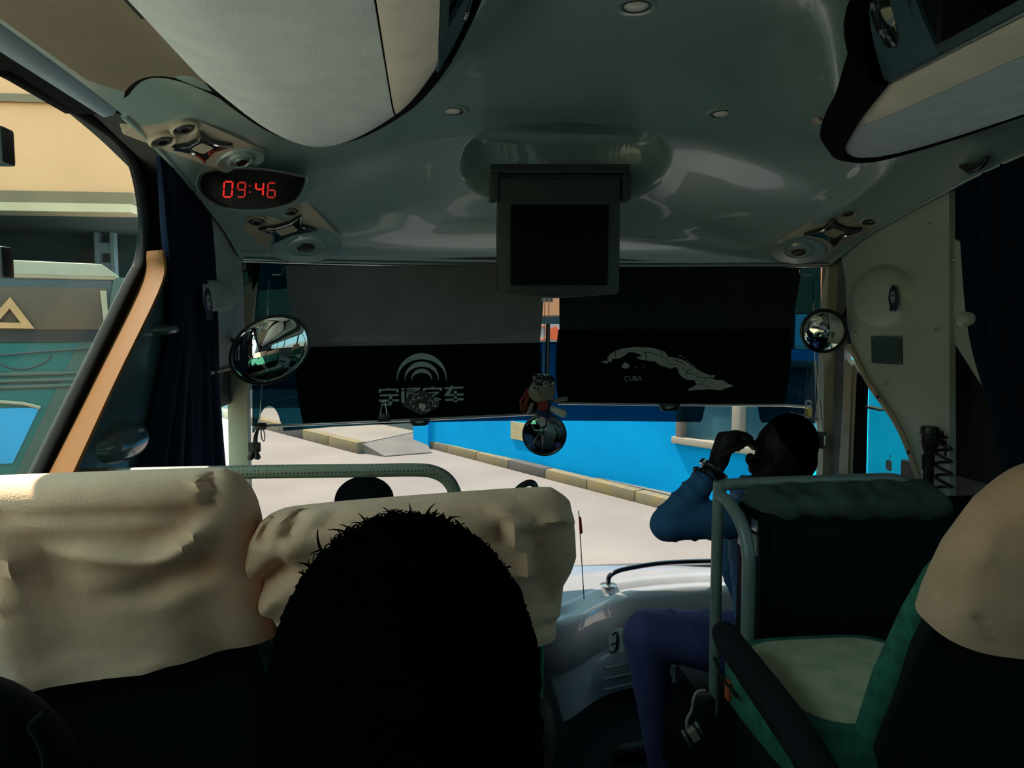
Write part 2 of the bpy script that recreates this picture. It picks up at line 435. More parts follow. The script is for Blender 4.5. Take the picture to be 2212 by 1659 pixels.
for a, b in ((wx0 + fw, pc - .06), (pc + .06, wx1 - fw)):
    box('pane', (a, wzb, -.1), (b, wzt - .07, -.08), M_PANE, win, mtx=wf)
nt = thing('wall_notice', 'small faded yellow notice on the blue wall by the round mirror', 'notice', wf @ Vector((2.0, .9, 0)))
q0, q1 = onwall(1106, 947), onwall(1150, 917)
box('board', (q0.x, q0.y, 0), (q1.x, q1.y, .03 * wz), mat('faded_yellow', (0.62, 0.50, 0.22), nscale=12, col2=(0.5, 0.42, 0.25)), nt, mtx=wf)
# eaves and a sign band above the blue wall
s0, s1 = onwall(1165, 737), onwall(1214, 700)
ev = box('trim_10', (-9, s1.y + .14, -1.6), (20, s1.y + .9, .05), M_CREAM, mtx=wf); struct(ev, 'cream eaves over the blue wall')
sg = thing('shop_sign', 'white sign with an orange emblem above the blue wall', 'sign', wf @ Vector((2, 2.5, 0)))
box('board', (s0.x - .5, s0.y, .02), (s1.x + .5, s1.y, .06), mat('sign_white', (0.432, 0.42, 0.432), nscale=4), sg, mtx=wf)
M_ORANGE = mat('sign_orange', (0.72, 0.12, 0.03), nscale=10)
sc_ = (s0 + s1) / 2
prism('emblem', [(sc_.x + .04, sc_.y - .10), (sc_.x + .24, sc_.y - .12), (sc_.x + .30, sc_.y + .02), (sc_.x + .2, sc_.y + .11), (sc_.x + .06, sc_.y + .06)], .06, .075, M_ORANGE, wf, sg)
ring = rrect(.24, .22, .05, 4, sc_.x - .14, sc_.y)
bm = bmesh.new(); tube_bm(bm, [wf @ Vector((p[0], p[1], .07)) for p in ring], .014, 6, closed=True)
put('emblem', finish(bm, 'emblem'), M_ORANGE, sg)

st = box('wall_hall', (-15, 27, 0), (13, 27.5, 15), mat('hall_dark', (0.02, 0.045, 0.05), rough=0.9, col2=(0.05, 0.06, 0.06), nscale=.4)); struct(st, 'dark hall closing the yard')
# cream station canopy at the left, dark soffit and wall behind it
YF = 6.5
zf = PY(0, 458, YF).z
XF = -2.75
st = box('trim_11', (-24, YF, zf + .16), (XF, YF + .25, zf + 2.2), M_CREAM); struct(st, 'cream canopy fascia of the station')
st = box('trim_12', (-24, YF - .05, zf + .065), (XF, YF + .2, zf + .16), M_BROWN); struct(st, 'brown groove under the cream fascia')
st = box('trim_13', (-24, YF - .09, zf), (XF, YF + .2, zf + .065), M_CREAM2); struct(st, 'pale lower edge of the cream fascia')
st = box('trim_14', (-24, YF - .03, PY(0, 212, YF).z - .03), (XF, YF + .02, PY(0, 212, YF).z + .03), M_BROWN); struct(st, 'thin brown line across the cream fascia')
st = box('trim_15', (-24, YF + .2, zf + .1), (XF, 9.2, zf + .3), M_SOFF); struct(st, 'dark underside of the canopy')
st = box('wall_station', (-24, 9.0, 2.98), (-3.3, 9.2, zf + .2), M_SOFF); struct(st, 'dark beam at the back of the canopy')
M_BOUNCE = mat('bounce_cream', (0.85, 0.58, 0.32), rough=0.8, col2=(0.79, 0.53, 0.29), nscale=1.2)
st = box('wall_bounce', (-7.6, -25, 0), (-7.2, 8.8, 4.6), M_BOUNCE); struct(st, 'unseen cream wall added to warm the light through the left windows')  # unseen wall added for warm bounce and to block low sky
pb = thing('canopy_bracket', 'grey lattice steel bracket under the cream canopy', 'bracket', (PY(231, 580, 8.8).x, 8.8, 2.99))
px_ = PY(231, 580, 8.8).x
M_STEEL = mat('grey_steel', (0.16, 0.22, 0.25), rough=0.6, nscale=6)
for s in (-1, 1): box('upright', (px_ + s * .08 - .02, 8.75, 2.99), (px_ + s * .08 + .02, 8.85, zf + .12), M_STEEL, pb)
for z in (3.03, zf - .12): box('plate', (px_ - .085, 8.76, z), (px_ + .085, 8.84, z + .11), M_STEEL, pb)

# neighbouring coach seen through the left window
M_C2T = mat('coach_teal', (0.006, 0.075, 0.066), rough=0.4, spec=.3, col2=(0.005, 0.062, 0.055), nscale=1.5)
M_C2C = mat('coach_cream', (0.26, 0.20, 0.13), rough=0.5, nscale=3)
M_C2G = mat('coach_grey', (0.05, 0.066, 0.052), rough=0.5, spec=.3, nscale=3)
M_C2W = mat('coach_rear_glass', (0.085, 0.052, 0.034), rough=0.5, spec=.15, col2=(0.06, 0.042, 0.03), nscale=1.3)
M_C2B = mat('coach_blue', (0.012, 0.20, 0.38), rough=0.5, spec=.3, nscale=2)
YB = 5.5
CRN = PY(268, 700, YB); CRN.z = 0
ANG = math.radians(20)
fr = frame(CRN, (math.cos(ANG), math.sin(ANG), 0), (0, 0, 1)); fri = fr.inverted(); nz = fr.to_3x3() @ Vector((0, 0, 1))
def rp2(px, py): p = fri @ PPL(px, py, CRN, nz); return (p.x, p.y)
def rp3(px, py, h): q = rp2(px, py); return fr @ Vector((q[0], q[1], h))
cx1 = 0.0; cx0 = -2.5
ch = thing('coach', 'teal and cream coach parked ahead beyond the left window', 'coach', fr @ Vector((-1.25, 0, 0)))
zt = rp2(150, 572)[1]
prism('body', rrect(2.5, zt - .38, .16, 6, (cx0 + cx1) / 2, (zt + .34) / 2), -10, 0, M_C2T, fr, ch, bev=.05)
zr = rp2(100, 603)[1]
prism('roof_cap', [(cx0 + .02, zr), (cx1 - .05, zr), (cx1 - .015, zr + .02), (cx1 - .03, zt - .06), (cx1 - .12, zt + .01), (cx0 + .1, zt + .05), (cx0 + .02, zt - .05)], -.8, .035, M_C2C, fr, ch, bev=.02)
prism('corner_pillar', [rp2(245, 600), rp2(270, 600), rp2(268, 640), rp2(240, 735), rp2(225, 735)], -.3, .03, M_C2G, fr, ch, bev=.01)
a, b = rp2(0, 720), rp2(243, 603)
box('window_surround', (cx0 + .05, a[1] - .06, -.02), (b[0], b[1], .015), M_BLACKPL, ch, bev=.01, mtx=fr)
a, b = rp2(0, 713), rp2(232, 622)
box('rear_glass', (cx0 + .15, a[1], .0), (b[0], b[1], .022), M_C2W, ch, bev=.01, mtx=fr)
prism('inner_curtain', [rp2(216, 628), rp2(230, 628), rp2(236, 708), rp2(226, 712)], .022, .03, M_C2C, fr, ch)
prism('side_stripe', [rp2(172, 738), rp2(225, 738), rp2(90, 1030), rp2(30, 1030)], 0, .006, M_C2G, fr, ch)
for y0, y1 in ((806, 812), (820, 827), (834, 840)):
    zc_ = rp2(0, (y0 + y1) / 2)[1]
    tube('rub_rail', [fr @ Vector((cx0 + .1, zc_, .004)), fr @ Vector((cx1 - .1, zc_, .004))], .016, M_C2G, ch, seg=8)
prism('blue_panel', [(cx0 + .2, rp2(0, 872)[1]), rp2(86, 880), rp2(28, 1000), (cx0 + .2, rp2(0, 998)[1])], 0, .012, M_C2B, fr, ch)
tube('panel_edge', [rp3(-20, 866, .012), rp3(50, 871, .012), rp3(88, 880, .012)], .012, M_C2C, ch, seg=6)
tube('hatch_seam', [rp3(x, y, .003) for x, y in ((0, 785), (25, 795), (60, 796), (95, 784), (112, 768))], .006, M_BLACKPL, ch, seg=6, smoothn=4)
tube('rear_wiper', [rp3(x, y, .03) for x, y in ((-100, 774), (0, 767), (110, 758), (215, 750))], .008, M_BLACKPL, ch, seg=6)
tri = thing('warning_triangle', 'amber warning triangle standing in the coach rear window', 'triangle', rp3(30, 708, .04))
P1, P2_, P3 = rp2(24, 642), rp2(76, 710), rp2(-34, 708)
def shr(p, c, k): return (c[0] + (p[0] - c[0]) * k, c[1] + (p[1] - c[1]) * k)
cc = ((P1[0] + P2_[0] + P3[0]) / 3, (P1[1] + P2_[1] + P3[1]) / 3)
M_AMB = mat('amber_reflector_tape', (0.36, 0.17, 0.06), rough=0.5, nscale=8)
for a, b in ((P1, P2_), (P2_, P3), (P3, P1)):
    prism('bar', [a, b, shr(b, cc, .45), shr(a, cc, .45)], .03, .05, M_AMB, fr, tri)
# ================================================================== COACH SHELL
BACK = -6.0
ro = box('roof', (-1.25, BACK, 3.2), (1.25, 2.95, 3.26), M_WALLIN); struct(ro, 'outer roof of the coach')
bw = box('wall_back', (-1.25, BACK - .06, .6), (1.25, BACK, 3.26), M_WALLIN); struct(bw, 'rear wall of the coach')
fl = box('floor', (-1.25, BACK, 1.18), (1.25, 1.95, 1.25), M_FLOOR); struct(fl, 'dark vinyl floor of the passenger deck')
fl2 = box('floor_cockpit', (-1.25, 1.95, .88), (1.25, 3.45, .95), M_CAB); struct(fl2, 'lower dark floor of the cab')
rs = box('trim_1', (-1.2, 1.93, .95), (1.2, 1.96, 1.18), M_WALLIN); struct(rs, 'riser between the deck and the cab')
fp = box('wall_front', (-1.25, 3.42, .5), (1.25, 3.48, 1.36), M_WALLIN); struct(fp, 'front panel under the windscreen')
ft = box('trim_2', (-1.25, 2.98, 2.74), (1.25, 3.05, 3.26), M_WALLIN); struct(ft, 'front panel above the windscreen')

# ---- side walls
def YZ(px, py, X): p = PXX(px, py, X); return (p.y, p.z)
XL = -1.2
WE = [(-420, -110), (0, 150), (100, 203), (180, 248), (250, 298), (289, 350), (307, 420), (313, 490), (305, 560), (280, 612), (180, 818), (80, 1025), (0, 1190)]
we = [YZ(x, y, XL) for x, y in WE]
we_s = catmull([(0, y, z) for y, z in we[1:]], 5)
we_s = [(v.y, v.z) for v in we_s]
def yzframe(X): return Matrix(((0, 0, 1, X), (1, 0, 0, 0), (0, 1, 0, 0), (0, 0, 0, 1)))   # local x->Y, y->Z, z->X
topz = we_s[0][1]; boty, botz = we_s[-1]
# front part of left wall, from the raked window edge to the driver window
poly = we_s + [(boty, 1.0), (2.45, 1.0), (2.45, 3.2), (we_s[0][0], 3.2)]
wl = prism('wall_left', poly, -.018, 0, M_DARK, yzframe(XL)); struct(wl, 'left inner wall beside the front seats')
o = box('wall_left', (XL - .04, BACK, .9), (XL, boty, botz), M_WALLIN); struct(o, 'left wall below the windows')
o = box('wall_left', (XL - .04, BACK, topz), (XL, we_s[0][0], 3.2), M_WALLIN); struct(o, 'left wall above the windows')
for y in (-4.6, -2.9, -1.2):
    o = box('trim_3', (XL - .03, y - .05, botz), (XL + .02, y + .05, topz), M_WALLIN); struct(o, 'slim pillar between left windows')
gl = [(BACK, botz), (BACK, topz)] + we_s
o = box('window_5', (XL - .018, BACK, botz), (XL - .012, -.25, topz), glass('dimmed_glass', (0.42, 0.44, 0.42), .05)); struct(o, 'left side windows behind the picture edge')  # unseen panes, tint darkened to cut the light from behind
gl = [(-.25, botz), (-.25, topz)] + we_s
wg = prism('window_1', gl, -.016, -.010, M_GLASS, yzframe(XL)); struct(wg, 'large left side window with a rounded raked front edge')
# black rubber along the edge
tube('rubber_seal', [(XL + .004, y, z) for y, z in we_s], .013, M_RUBBER, wg, seg=10, flat=(1, 1))
for (x0, y0, x1, y1) in ((-20, 282, 6, 350), (-20, 535, 4, 600)):
    a, b = YZ(x0, y1, XL + .01), YZ(x1, y0, XL + .01)
    box('window_latch', (XL - .004, a[0], a[1]), (XL + .03, b[0], b[1]), M_BLACKPL, wg, bev=.006)
# tan pillar strip along the raked edge
def strip(pl, pr, X, h0, h1, m, name, lab, bev=.01):
    pts = [YZ(x, y, X) for x, y in pl] + [YZ(x, y, X) for x, y in pr[::-1]]
    o = prism(name, pts, h0, h1, m, yzframe(X), bev=bev)
    struct(o, lab); return o
SL = [(316, 545), (300, 612), (198, 826), (96, 1032), (30, 1165)]; SR = [(356, 540), (354, 612), (254, 826), (160, 1032), (98, 1165)]
rows = []
for (a, b), (c, d) in zip(SL, SR):
    p, q = PXX(a, b, XL + .004), PXX(c, d, XL + .10)
    rows.append([p.lerp(q, t) + Vector((.006 * math.sin(math.pi * t), -.006 * math.sin(math.pi * t), 0)) for t in np.linspace(0, 1, 7)])
rows = [[v for v in r] for r in zip(*[catmull([r[k] for r in rows], 6) for k in range(7)])]
o = grid('trim_4', rows, M_CREAMTRIM, thick=.006); struct(o, 'tan pillar strip along the raked window edge')
XT = XL + .058
tp = strip([(354, 555), (346, 608), (242, 826), (148, 1032), (86, 1165)], [(520, 380), (520, 600), (480, 826), (460, 1032), (450, 1150)], XT, -.012, 0, M_TEALPANEL, 'trim_5', 'glossy dark panel between pillar strip and curtain', bev=.004)
# moulded bulges on that panel
def bulge(name, px, py, X, rpx, h, m, parent, sgn=1):
    y, z = YZ(px, py, X)
    r = abs(YZ(px + rpx, py, X)[0] - y)
    rz = abs(YZ(px, py + rpx, X)[1] - z)
    mt = frame((X, y, z), (0, 1, 0), (0, 0, 1)) if sgn > 0 else frame((X, y, z), (0, -1, 0), (0, 0, 1))
    prof = [(1.0, 0)] + [(math.cos(a) ** .8 * .97, math.sin(a)) for a in [math.pi / 2 * k / 8 for k in range(1, 8)]] + [(0, 1.0)]
    return lathe(name, [(p[0], p[1] * h) for p in prof], m, mt, parent, seg=32, sx=r, sy=rz)
bulge('speaker_bulge', 256, 955, XT, 44, .05, M_TEALPANEL, tp)
bulge('knob', 340, 712, XT, 14, .05, M_TEALPANEL, tp)
tube('panel_seam', [PXX(x, y, XT + .002) for x, y in ((362, 800), (330, 900), (290, 1025))], .0022, M_ALU, tp, seg=6)

# service trim above the left windows (blue rail) and panel under the rack, warm window light in its colour
for s, sd in ((-1, 'left'), (1, 'right')):
    yf = 1.78
    rows = []
    for k in range(13):
        y = BACK + (yf - BACK) * k / 12
        rows.append([(s * 1.137, y, 2.962), (s * 1.133, y, 2.946), (s * 1.122, y, 2.950), (s * 1.108, y, 2.970), (s * 1.10, y, 2.99)])
    o = box('trim_24', (min(s * 1.135, s * 1.215), BACK, 2.945), (max(s * 1.135, s * 1.215), yf, 2.975), M_RUBBER); struct(o, 'black edge over the %s windows' % sd)
    for k in range(0):
        pass
    struct(grid('trim_6', rows, M_BLUETRIM, thick=.008), 'blue plastic rail above the %s windows' % sd)
    rows = []
    for k in range(25):
        t = k / 24; x = .83 + (1.09 - .83) * t
        yf2 = 1.73 - .13 * math.sin(math.pi * t)
        z = 2.968 + .018 * math.sin(math.pi * t)
        rows.append([(s * x, BACK + (yf2 - BACK) * j / 10, z) for j in range(11)])
    struct(grid('trim_7', rows, M_WARMPANEL, thick=.01), 'panel beside the %s luggage rack, warm window light put into its olive brown' % sd)

# ---- front ceiling shell: one moulded surface
CXS = np.array([0, .2, .4, .6, .75, .9, 1.0, 1.1])
CW = np.array([-1.2, -.6, -.25, 0, .2, .4, .55, .7, .82, .92, 1.0])
CZ = np.array([
 [3.15, 3.15, 3.14, 3.11, 3.08, 3.04, 3.00, 2.965],
 [3.15, 3.15, 3.14, 3.11, 3.08, 3.035, 2.995, 2.96],
 [3.145, 3.145, 3.135, 3.10, 3.065, 3.01, 2.98, 2.95],
 [3.135, 3.135, 3.125, 3.085, 3.045, 2.995, 2.962, 2.928],
 [3.125, 3.125, 3.11, 3.06, 3.015, 2.962, 2.935, 2.900],
 [3.115, 3.11, 3.085, 3.02, 2.972, 2.925, 2.900, 2.868],
 [3.06, 3.05, 3.02, 2.955, 2.918, 2.888, 2.868, 2.842],
 [2.96, 2.955, 2.935, 2.892, 2.866, 2.848, 2.835, 2.815],
 [2.86, 2.857, 2.85, 2.832, 2.818, 2.806, 2.80, 2.785],
 [2.785, 2.78, 2.775, 2.77, 2.765, 2.76, 2.758, 2.752],
 [2.735, 2.735, 2.735, 2.735, 2.735, 2.735, 2.735, 2.735]])
def _cub(xs, ys, x):
    """natural-ish cubic (pchip-like) interpolation; ys (..., n)"""
    i = int(np.clip(np.searchsorted(xs, x) - 1, 0, len(xs) - 2))
    h = xs[i + 1] - xs[i]; t = (x - xs[i]) / h
    def sl(j):
        if j <= 0: return (ys[1] - ys[0]) / (xs[1] - xs[0])
        if j >= len(xs) - 1: return (ys[-1] - ys[-2]) / (xs[-1] - xs[-2])
        return (ys[j + 1] - ys[j - 1]) / (xs[j + 1] - xs[j - 1])
    m0, m1 = sl(i) * h, sl(i + 1) * h
    return (2 * t ** 3 - 3 * t * t + 1) * ys[i] + (t ** 3 - 2 * t * t + t) * m0 + (-2 * t ** 3 + 3 * t * t) * ys[i + 1] + (t ** 3 - t * t) * m1
def Yhead(X): return 3.02 - .18 * (min(abs(X), 1.1) / 1.1) ** 2.5
OUT = [(.43, 1.42), (.47, 1.56), (.51, 1.67), (.58, 1.83), (.65, 1.95), (.72, 2.0), (.79, 1.93), (.83, 1.80), (.86, 1.60)]
outs = catmull([(x, y, 0) for x, y in OUT], 8)
ox = np.array([v.x for v in outs]); oy = np.array([v.y for v in outs])
def yfront(X): return float(np.interp(X, ox, oy))
def cap0(X, Y):
    w = (Y - 2.0) / (Yhead(X) - 2.0)
    w = min(max(w, -1.2), 1.0)
    row = _cub(CW, CZ, w)
    z = float(_cub(CXS, row, min(abs(X), 1.1)))
    if 1.2 < Y < 2.4 and .2 < abs(X) < 1.1:
        d = float(np.hypot(ox - abs(X), oy - Y).min())
        if .43 < abs(X) < .86 and Y < yfront(abs(X)): d = 0.0
        k = math.exp(-(max(d - .03, 0) / .10) ** 2) * float(sstep(1.30, 1.62, Y))
        z += (2.972 - z) * k if z > 2.972 else 0
    return z
def caphit(px, py):
    d = ray(px, py).normalized(); t = .8
    while t < 4:
        p = CAM + d * t
        if p.y > 1.0 and (p.y > Yhead(p.x) or p.z > cap0(p.x, p.y)): break
        t += .004
    return CAM + d * t
arc = [(v.x, v.y) for v in catmull([(p.x, p.y, 0) for p in [caphit(*q) for q in ((1600, 18), (1640, 75), (1662, 150), (1655, 215), (1600, 295))]], 12)]
arcA = np.array(arc)
RDG = np.array([(abs(v.x), v.y) for v in catmull([caphit(*q) for q in ((1930, 345), (1885, 392), (1800, 452), (1700, 505), (1590, 545))], 14)])
def capz(X, Y):
    z = cap0(X, Y)
    if Y > 1.9 and abs(X) > .4:
        d = np.hypot(RDG[:, 0] - abs(X), RDG[:, 1] - Y); j = int(d.argmin()); t = j / (len(RDG) - 1)
        z -= .014 * math.sin(math.pi * min(1, .15 + t * .85)) * math.exp(-(d[j] / .035) ** 2)
    # recess for the folding screen
    dx, dy = (X - .012) / .345, (Y - 2.575) / .175
    r = (abs(dx) ** 2.6 + abs(dy) ** 2.6) ** (1 / 2.6)
    k = 1 - float(sstep(.90, 1.02, r))
    if k > 0: z = z + k * max(0.0, (3.118 + .03 * (2.5 - Y)) - z + .012)
    # crescent groove of the round ceiling panel
    if 0.05 < X < .75 and 1.3 < Y < 2.7:
        d = np.hypot(arcA[:, 0] - X, arcA[:, 1] - Y); j = int(d.argmin()); t = j / (len(arcA) - 1)
        wdt = .013 * math.sin(math.pi * t) + .002
        z += 0.0
    return z
def capnormal(p):
    e = .02
    v = Vector((-(cap0(p.x + e, p.y) - cap0(p.x - e, p.y)) / (2 * e), -(cap0(p.x, p.y + e) - cap0(p.x, p.y - e)) / (2 * e), 1)).normalized()
    return -v    # downwards into the cabin
NX, NY = 330, 300
rows = []
for j in range(NY + 1):
    w = -1.0 + 2.0 * j / NY if j < NY else 1.0
    # denser at the front
    rows.append([])
    for i in range(NX + 1):
        X = -1.1 + 2.2 * i / NX
        Y = 2.0 + (Yhead(X) - 2.0) * w
        rows[-1].append((X, Y, capz(X, Y)))
# header lip
lip = [[(p[0], p[1] + .004, p[2] - .012) for p in rows[-1]], [(p[0], p[1] + .03, p[2] - .018) for p in rows[-1]]]
cp = grid('ceiling', rows + lip, M_CAP, thick=.004, angle=50)
struct(cp, 'grey moulded ceiling shell over the cab with a screen recess')
rows = []
for j in range(9):
    y = BACK + (1.02 - BACK) * j / 8
    rows.append([(X, y, cap0(X, 1.0) + .004) for X in np.linspace(-1.1, 1.1, 25)])
struct(grid('ceiling', rows, M_CAP, thick=.004), 'grey ceiling further back in the coach')
# lip at the side edges
for s in (-1, 1):
    pts = [(s * 1.1, 2.0 + (Yhead(1.1) - 2.0) * w, cap0(1.1, 2.0 + (Yhead(1.1) - 2.0) * w) - .004) for w in np.linspace(-.25, 1, 30)]
    o = tube('trim_8', pts, .007, M_CAP, seg=8); struct(o, 'rounded lower lip of the ceiling shell, %s side' % ('left' if s < 0 else 'right'))
# front header bar below the shell
hb = tube('trim_16', [(X, Yhead(X) + .006, 2.722) for X in np.linspace(-1.1, 1.1, 30)], .011, M_ALU, seg=8)
struct(hb, 'bright bar along the lower edge of the front ceiling')
# closing pieces between side edge of shell and outer wall
for s in (-1, 1):
    rows = []
    for w in np.linspace(-.25, 1, 26):
        Y = 2.0 + (Yhead(1.1) - 2.0) * w; z = cap0(1.1, Y)
        rows.append([(s * 1.1, Y, z - .002), (s * 1.16, Y, z + .01), (s * 1.24, Y, z + .02)])
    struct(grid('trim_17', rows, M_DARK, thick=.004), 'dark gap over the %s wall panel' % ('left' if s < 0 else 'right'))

seam = tube('ceiling_seam', [caphit(x, y) + Vector((0, 0, -.001)) for x, y in ((1018, 92), (1040, 62), (1080, 36), (1150, 8))], .0016, M_RUBBER, cp, seg=6, smoothn=4)

M_GROOVE = mat('groove_shade', (0.03, 0.06, 0.06), rough=0.6, nscale=20)  # dark crescent strip paints the shade of the ceiling step
il, ol_ = [], []
for i_, (x, y) in enumerate(arc):
    t_ = i_ / (len(arc) - 1); w_ = .024 * math.sin(math.pi * t_) ** 1.3 + .0006
    tn = Vector((arc[min(i_ + 1, len(arc) - 1)][0] - arc[max(i_ - 1, 0)][0], arc[min(i_ + 1, len(arc) - 1)][1] - arc[max(i_ - 1, 0)][1], 0)).normalized(); nn = Vector((tn.y, -tn.x, 0))
    a_, b_ = Vector((x, y, 0)) - nn * w_ * .5, Vector((x, y, 0)) + nn * w_ * .5
    il.append((a_.x, a_.y, cap0(a_.x, a_.y) - .0035)); ol_.append((b_.x, b_.y, cap0(b_.x, b_.y) - .001))
grid('painted_groove', [il, ol_], M_GROOVE, cp, thick=.002)
for s_ in (-1, 1):
    pts = []
    for k in range(25):
        t = k / 24; x = .845 + (1.085 - .845) * t
        pts.append((s_ * x, 1.735 - .13 * math.sin(math.pi * t), 2.966 + .018 * math.sin(math.pi * t)))
    o = tube('trim_25', pts, .010, M_RUBBER, seg=8); struct(o, 'dark arched joint at the front of the rack-side panel, %s side' % ('left' if s_ < 0 else 'right'))

# ================================================================== FRONT CORNERS, WINDSCREEN, DOOR
M_STICK = mat('sticker_navy', (0.012, 0.014, 0.06), rough=0.6, nscale=20)
M_STICKL = mat('sticker_light', (0.26, 0.28, 0.30), rough=0.6, nscale=20)
M_SCREW = mat('screw_steel', (0.45, 0.44, 0.40), rough=0.3, metal=0.8, nscale=30)
def screw(px, py, X, s, parent, r=.0075):
    y, z = YZ(px, py, X)
    mt = frame((X, y, z), (0, s, 0), (0, 0, 1))   # z axis -> inward when s=+1 is +X, s=-1 is -X
    lathe('screw', [(r, 0), (r, .003), (r * .6, .006), (0, .006)], M_SCREW, mt, parent, seg=10)
XPL = -1.115
lp = prism('trim_18', [YZ(x, y, XPL) for x, y in ((395, 300), (420, 330), (500, 440), (552, 560), (550, 620), (541, 690), (522, 780), (508, 793), (455, 807), (415, 816))], -.02, 0, M_PANEL, yzframe(XPL), bev=.006)
struct(lp, 'grey moulded corner panel left of the windscreen')
bulge('speaker_bulge', 466, 640, XPL, 36, .035, M_PANEL, lp)
screw(421, 466, XPL, 1, lp); screw(536, 602, XPL, 1, lp)
tube('panel_lip', [PXX(x, y, XPL + .004) for x, y in ((455, 806), (508, 792), (522, 779), (540, 695))], .006, M_BEIGE, lp, seg=8, smoothn=4)
# upright of the windscreen frame, driver side, and driver window
pz0 = PY(518, 1180, 2.95).z; pz1 = PY(518, 770, 2.95).z
ap = loft('trim_19', [[(x + dx, 2.95 + dy, z) for dx, dy in ((-.035, -.03), (.035, -.03), (.04, .0), (.03, .04), (-.04, .04))] for z, x in ((1.3, PY(522, 1180, 2.95).x), (pz1, PY(515, 770, 2.95).x), (2.73, PY(548, 600, 2.95).x))], M_DOORCREAM)
struct(ap, 'cream windscreen pillar on the driver side')
o = box('wall_left', (-1.24, 2.45, .9), (-1.2, 3.45, 1.55), M_WALLIN); struct(o, 'left wall below the driver window')
o = box('wall_left', (-1.24, 2.45, 2.22), (-1.2, 3.05, 3.2), M_WALLIN); struct(o, 'left wall above the driver window')
dw = box('window_3', (-1.225, 2.5, 1.55), (-1.215, 3.3, 2.22), M_REARGL); struct(dw, 'driver side window behind the curtain')
for y in (2.47, 2.74):
    box('window_frame', (-1.21, y - .03, 1.5), (-1.17, y + .03, 2.3), M_BLACKPL, dw, bev=.008)
box('window_frame', (-1.21, 2.45, 2.2), (-1.17, 3.0, 2.34), M_BLACKPL, dw, bev=.008)

# windscreen
def YW(X, z): return Yhead(X) + .06 + (2.73 - z) * .22
rows = [[(X, YW(X, z), z) for X in np.linspace(-1.16, 1.16, 31)] for z in np.linspace(2.78, 1.34, 12)]
ws = grid('window_2', rows, M_WINDSH, thick=.006); struct(ws, 'wide windscreen of the coach')
def onscreen(px, py, off=-.012):
    Y = 3.15
    for _ in range(6):
        p = PY(px, py, Y); Y = YW(p.x, p.z) + off
    return PY(px, py, Y)
def filmy(px):
    yb = np.interp(px, [540, 613, 720, 930, 1150, 1550, 1780], [935, 931, 922, 912, 908, 912, 914])
    if 551 < px < 613:
        t = (px - 551) / 62; yb = 877 + 54 * abs(2 * t - 1) ** 2.2 if t < .85 else 905 + 26 * (t - .85) / .15
        if px < 560: yb = max(yb, 895)
    if 1516 < px < 1642: yb = np.interp(px, [1516, 1524, 1636, 1642], [911, 872, 872, 911])
    return float(yb)
for (a, b) in ((545, 1777),):
    r0, r1, r2 = [], [], []
    for px in np.arange(a, b, 4.0):
        yb = filmy(px); r0.append(onscreen(px, 739 if 1140 < px < 1230 else 555)); r1.append(onscreen(px, 745 if 1140 < px < 1230 else 720)); r2.append(onscreen(px, yb))
    fm = grid('tint_film', [r0, r1, r2], M_FILM, ws)
    fm['label'] = 'dark blue tint band on the upper windscreen'
box('wiper_arm', (-.9, 3.33, 1.40), (-.2, 3.36, 1.43), M_BLACKPL, ws, bev=.008)
# ---- right corner
XPR = 1.115
o = loft('trim_20', [[(x + dx, 2.90 + dy, z) for dx, dy in ((-.028, -.02), (.024, -.03), (.03, .03), (-.028, .03))] for z, x in ((1.3, PY(1778, 1180, 2.9).x), (1.9, PY(1785, 1040, 2.9).x), (2.35, PY(1790, 780, 2.9).x), (2.73, PY(1799, 590, 2.9).x))], M_BEIGE)
struct(o, 'beige windscreen pillar on the door side')
screw(1788, 905, 1.06, -1, o, .004)
o = loft('trim_21', [[(x + dx, 2.86 + dy, z) for dx, dy in ((-.03, -.01), (-.015, -.03), (.015, -.03), (.03, -.01), (.03, .05), (-.03, .05))] for z, x in ((1.0, PY(1812, 1250, 2.86).x), (1.9, PY(1814, 1040, 2.86).x), (2.35, PY(1822, 780, 2.86).x), (2.76, PY(1830, 590, 2.86).x))], M_WALLIN)
struct(o, 'dark door post beside the beige pillar')
rpn = prism('trim_22', [YZ(x, y, XPR) for x, y in ((1810, 520), (1826, 600), (1830, 700), (1845, 765), (1880, 832), (1930, 903), (1962, 968), (1993, 1060), (1998, 1120), (2052, 1120), (2051, 800), (2050, 380), (2052, 300))], 0, .02, M_PANEL, yzframe(XPR))
struct(rpn, 'grey moulded corner panel right of the windscreen')
bulge('speaker_bulge', 1905, 642, XPR, 70, .045, M_PANEL, rpn, -1)
for x, y in ((2009, 485), (2026, 713), (1913, 828), (1850, 720)): screw(x, y, XPR, -1, rpn)
tube('arch_trim', [PXX(x, y, XPR - .006) for x, y in ((1836, 745), (1845, 765), (1880, 832), (1930, 903), (1962, 968), (1993, 1060))], .010, M_BEIGE, rpn, seg=8, smoothn=5)
for x, y in ((1897, 857), (1963, 977)):
    p = PXX(x, y, XPR - .012); lathe('screw', [(.007, 0), (.007, .005), (0, .006)], M_BLACKPL, frame(p, (0, -1, 0), (0, 0, 1)), rpn, seg=10)
pl_ = prism('access_plate', [YZ(x, y, XPR - .001) for x, y in ((1884, 726), (1949, 727), (1950, 788), (1885, 784))], -.004, 0, mat('plate_green', (0.035, 0.075, 0.075), rough=0.5, nscale=8), yzframe(XPR - .001), rpn)
for x, y in ((1888, 729), (1945, 730), (1946, 784), (1889, 781)): screw(x, y, XPR - .005, -1, rpn, .004)
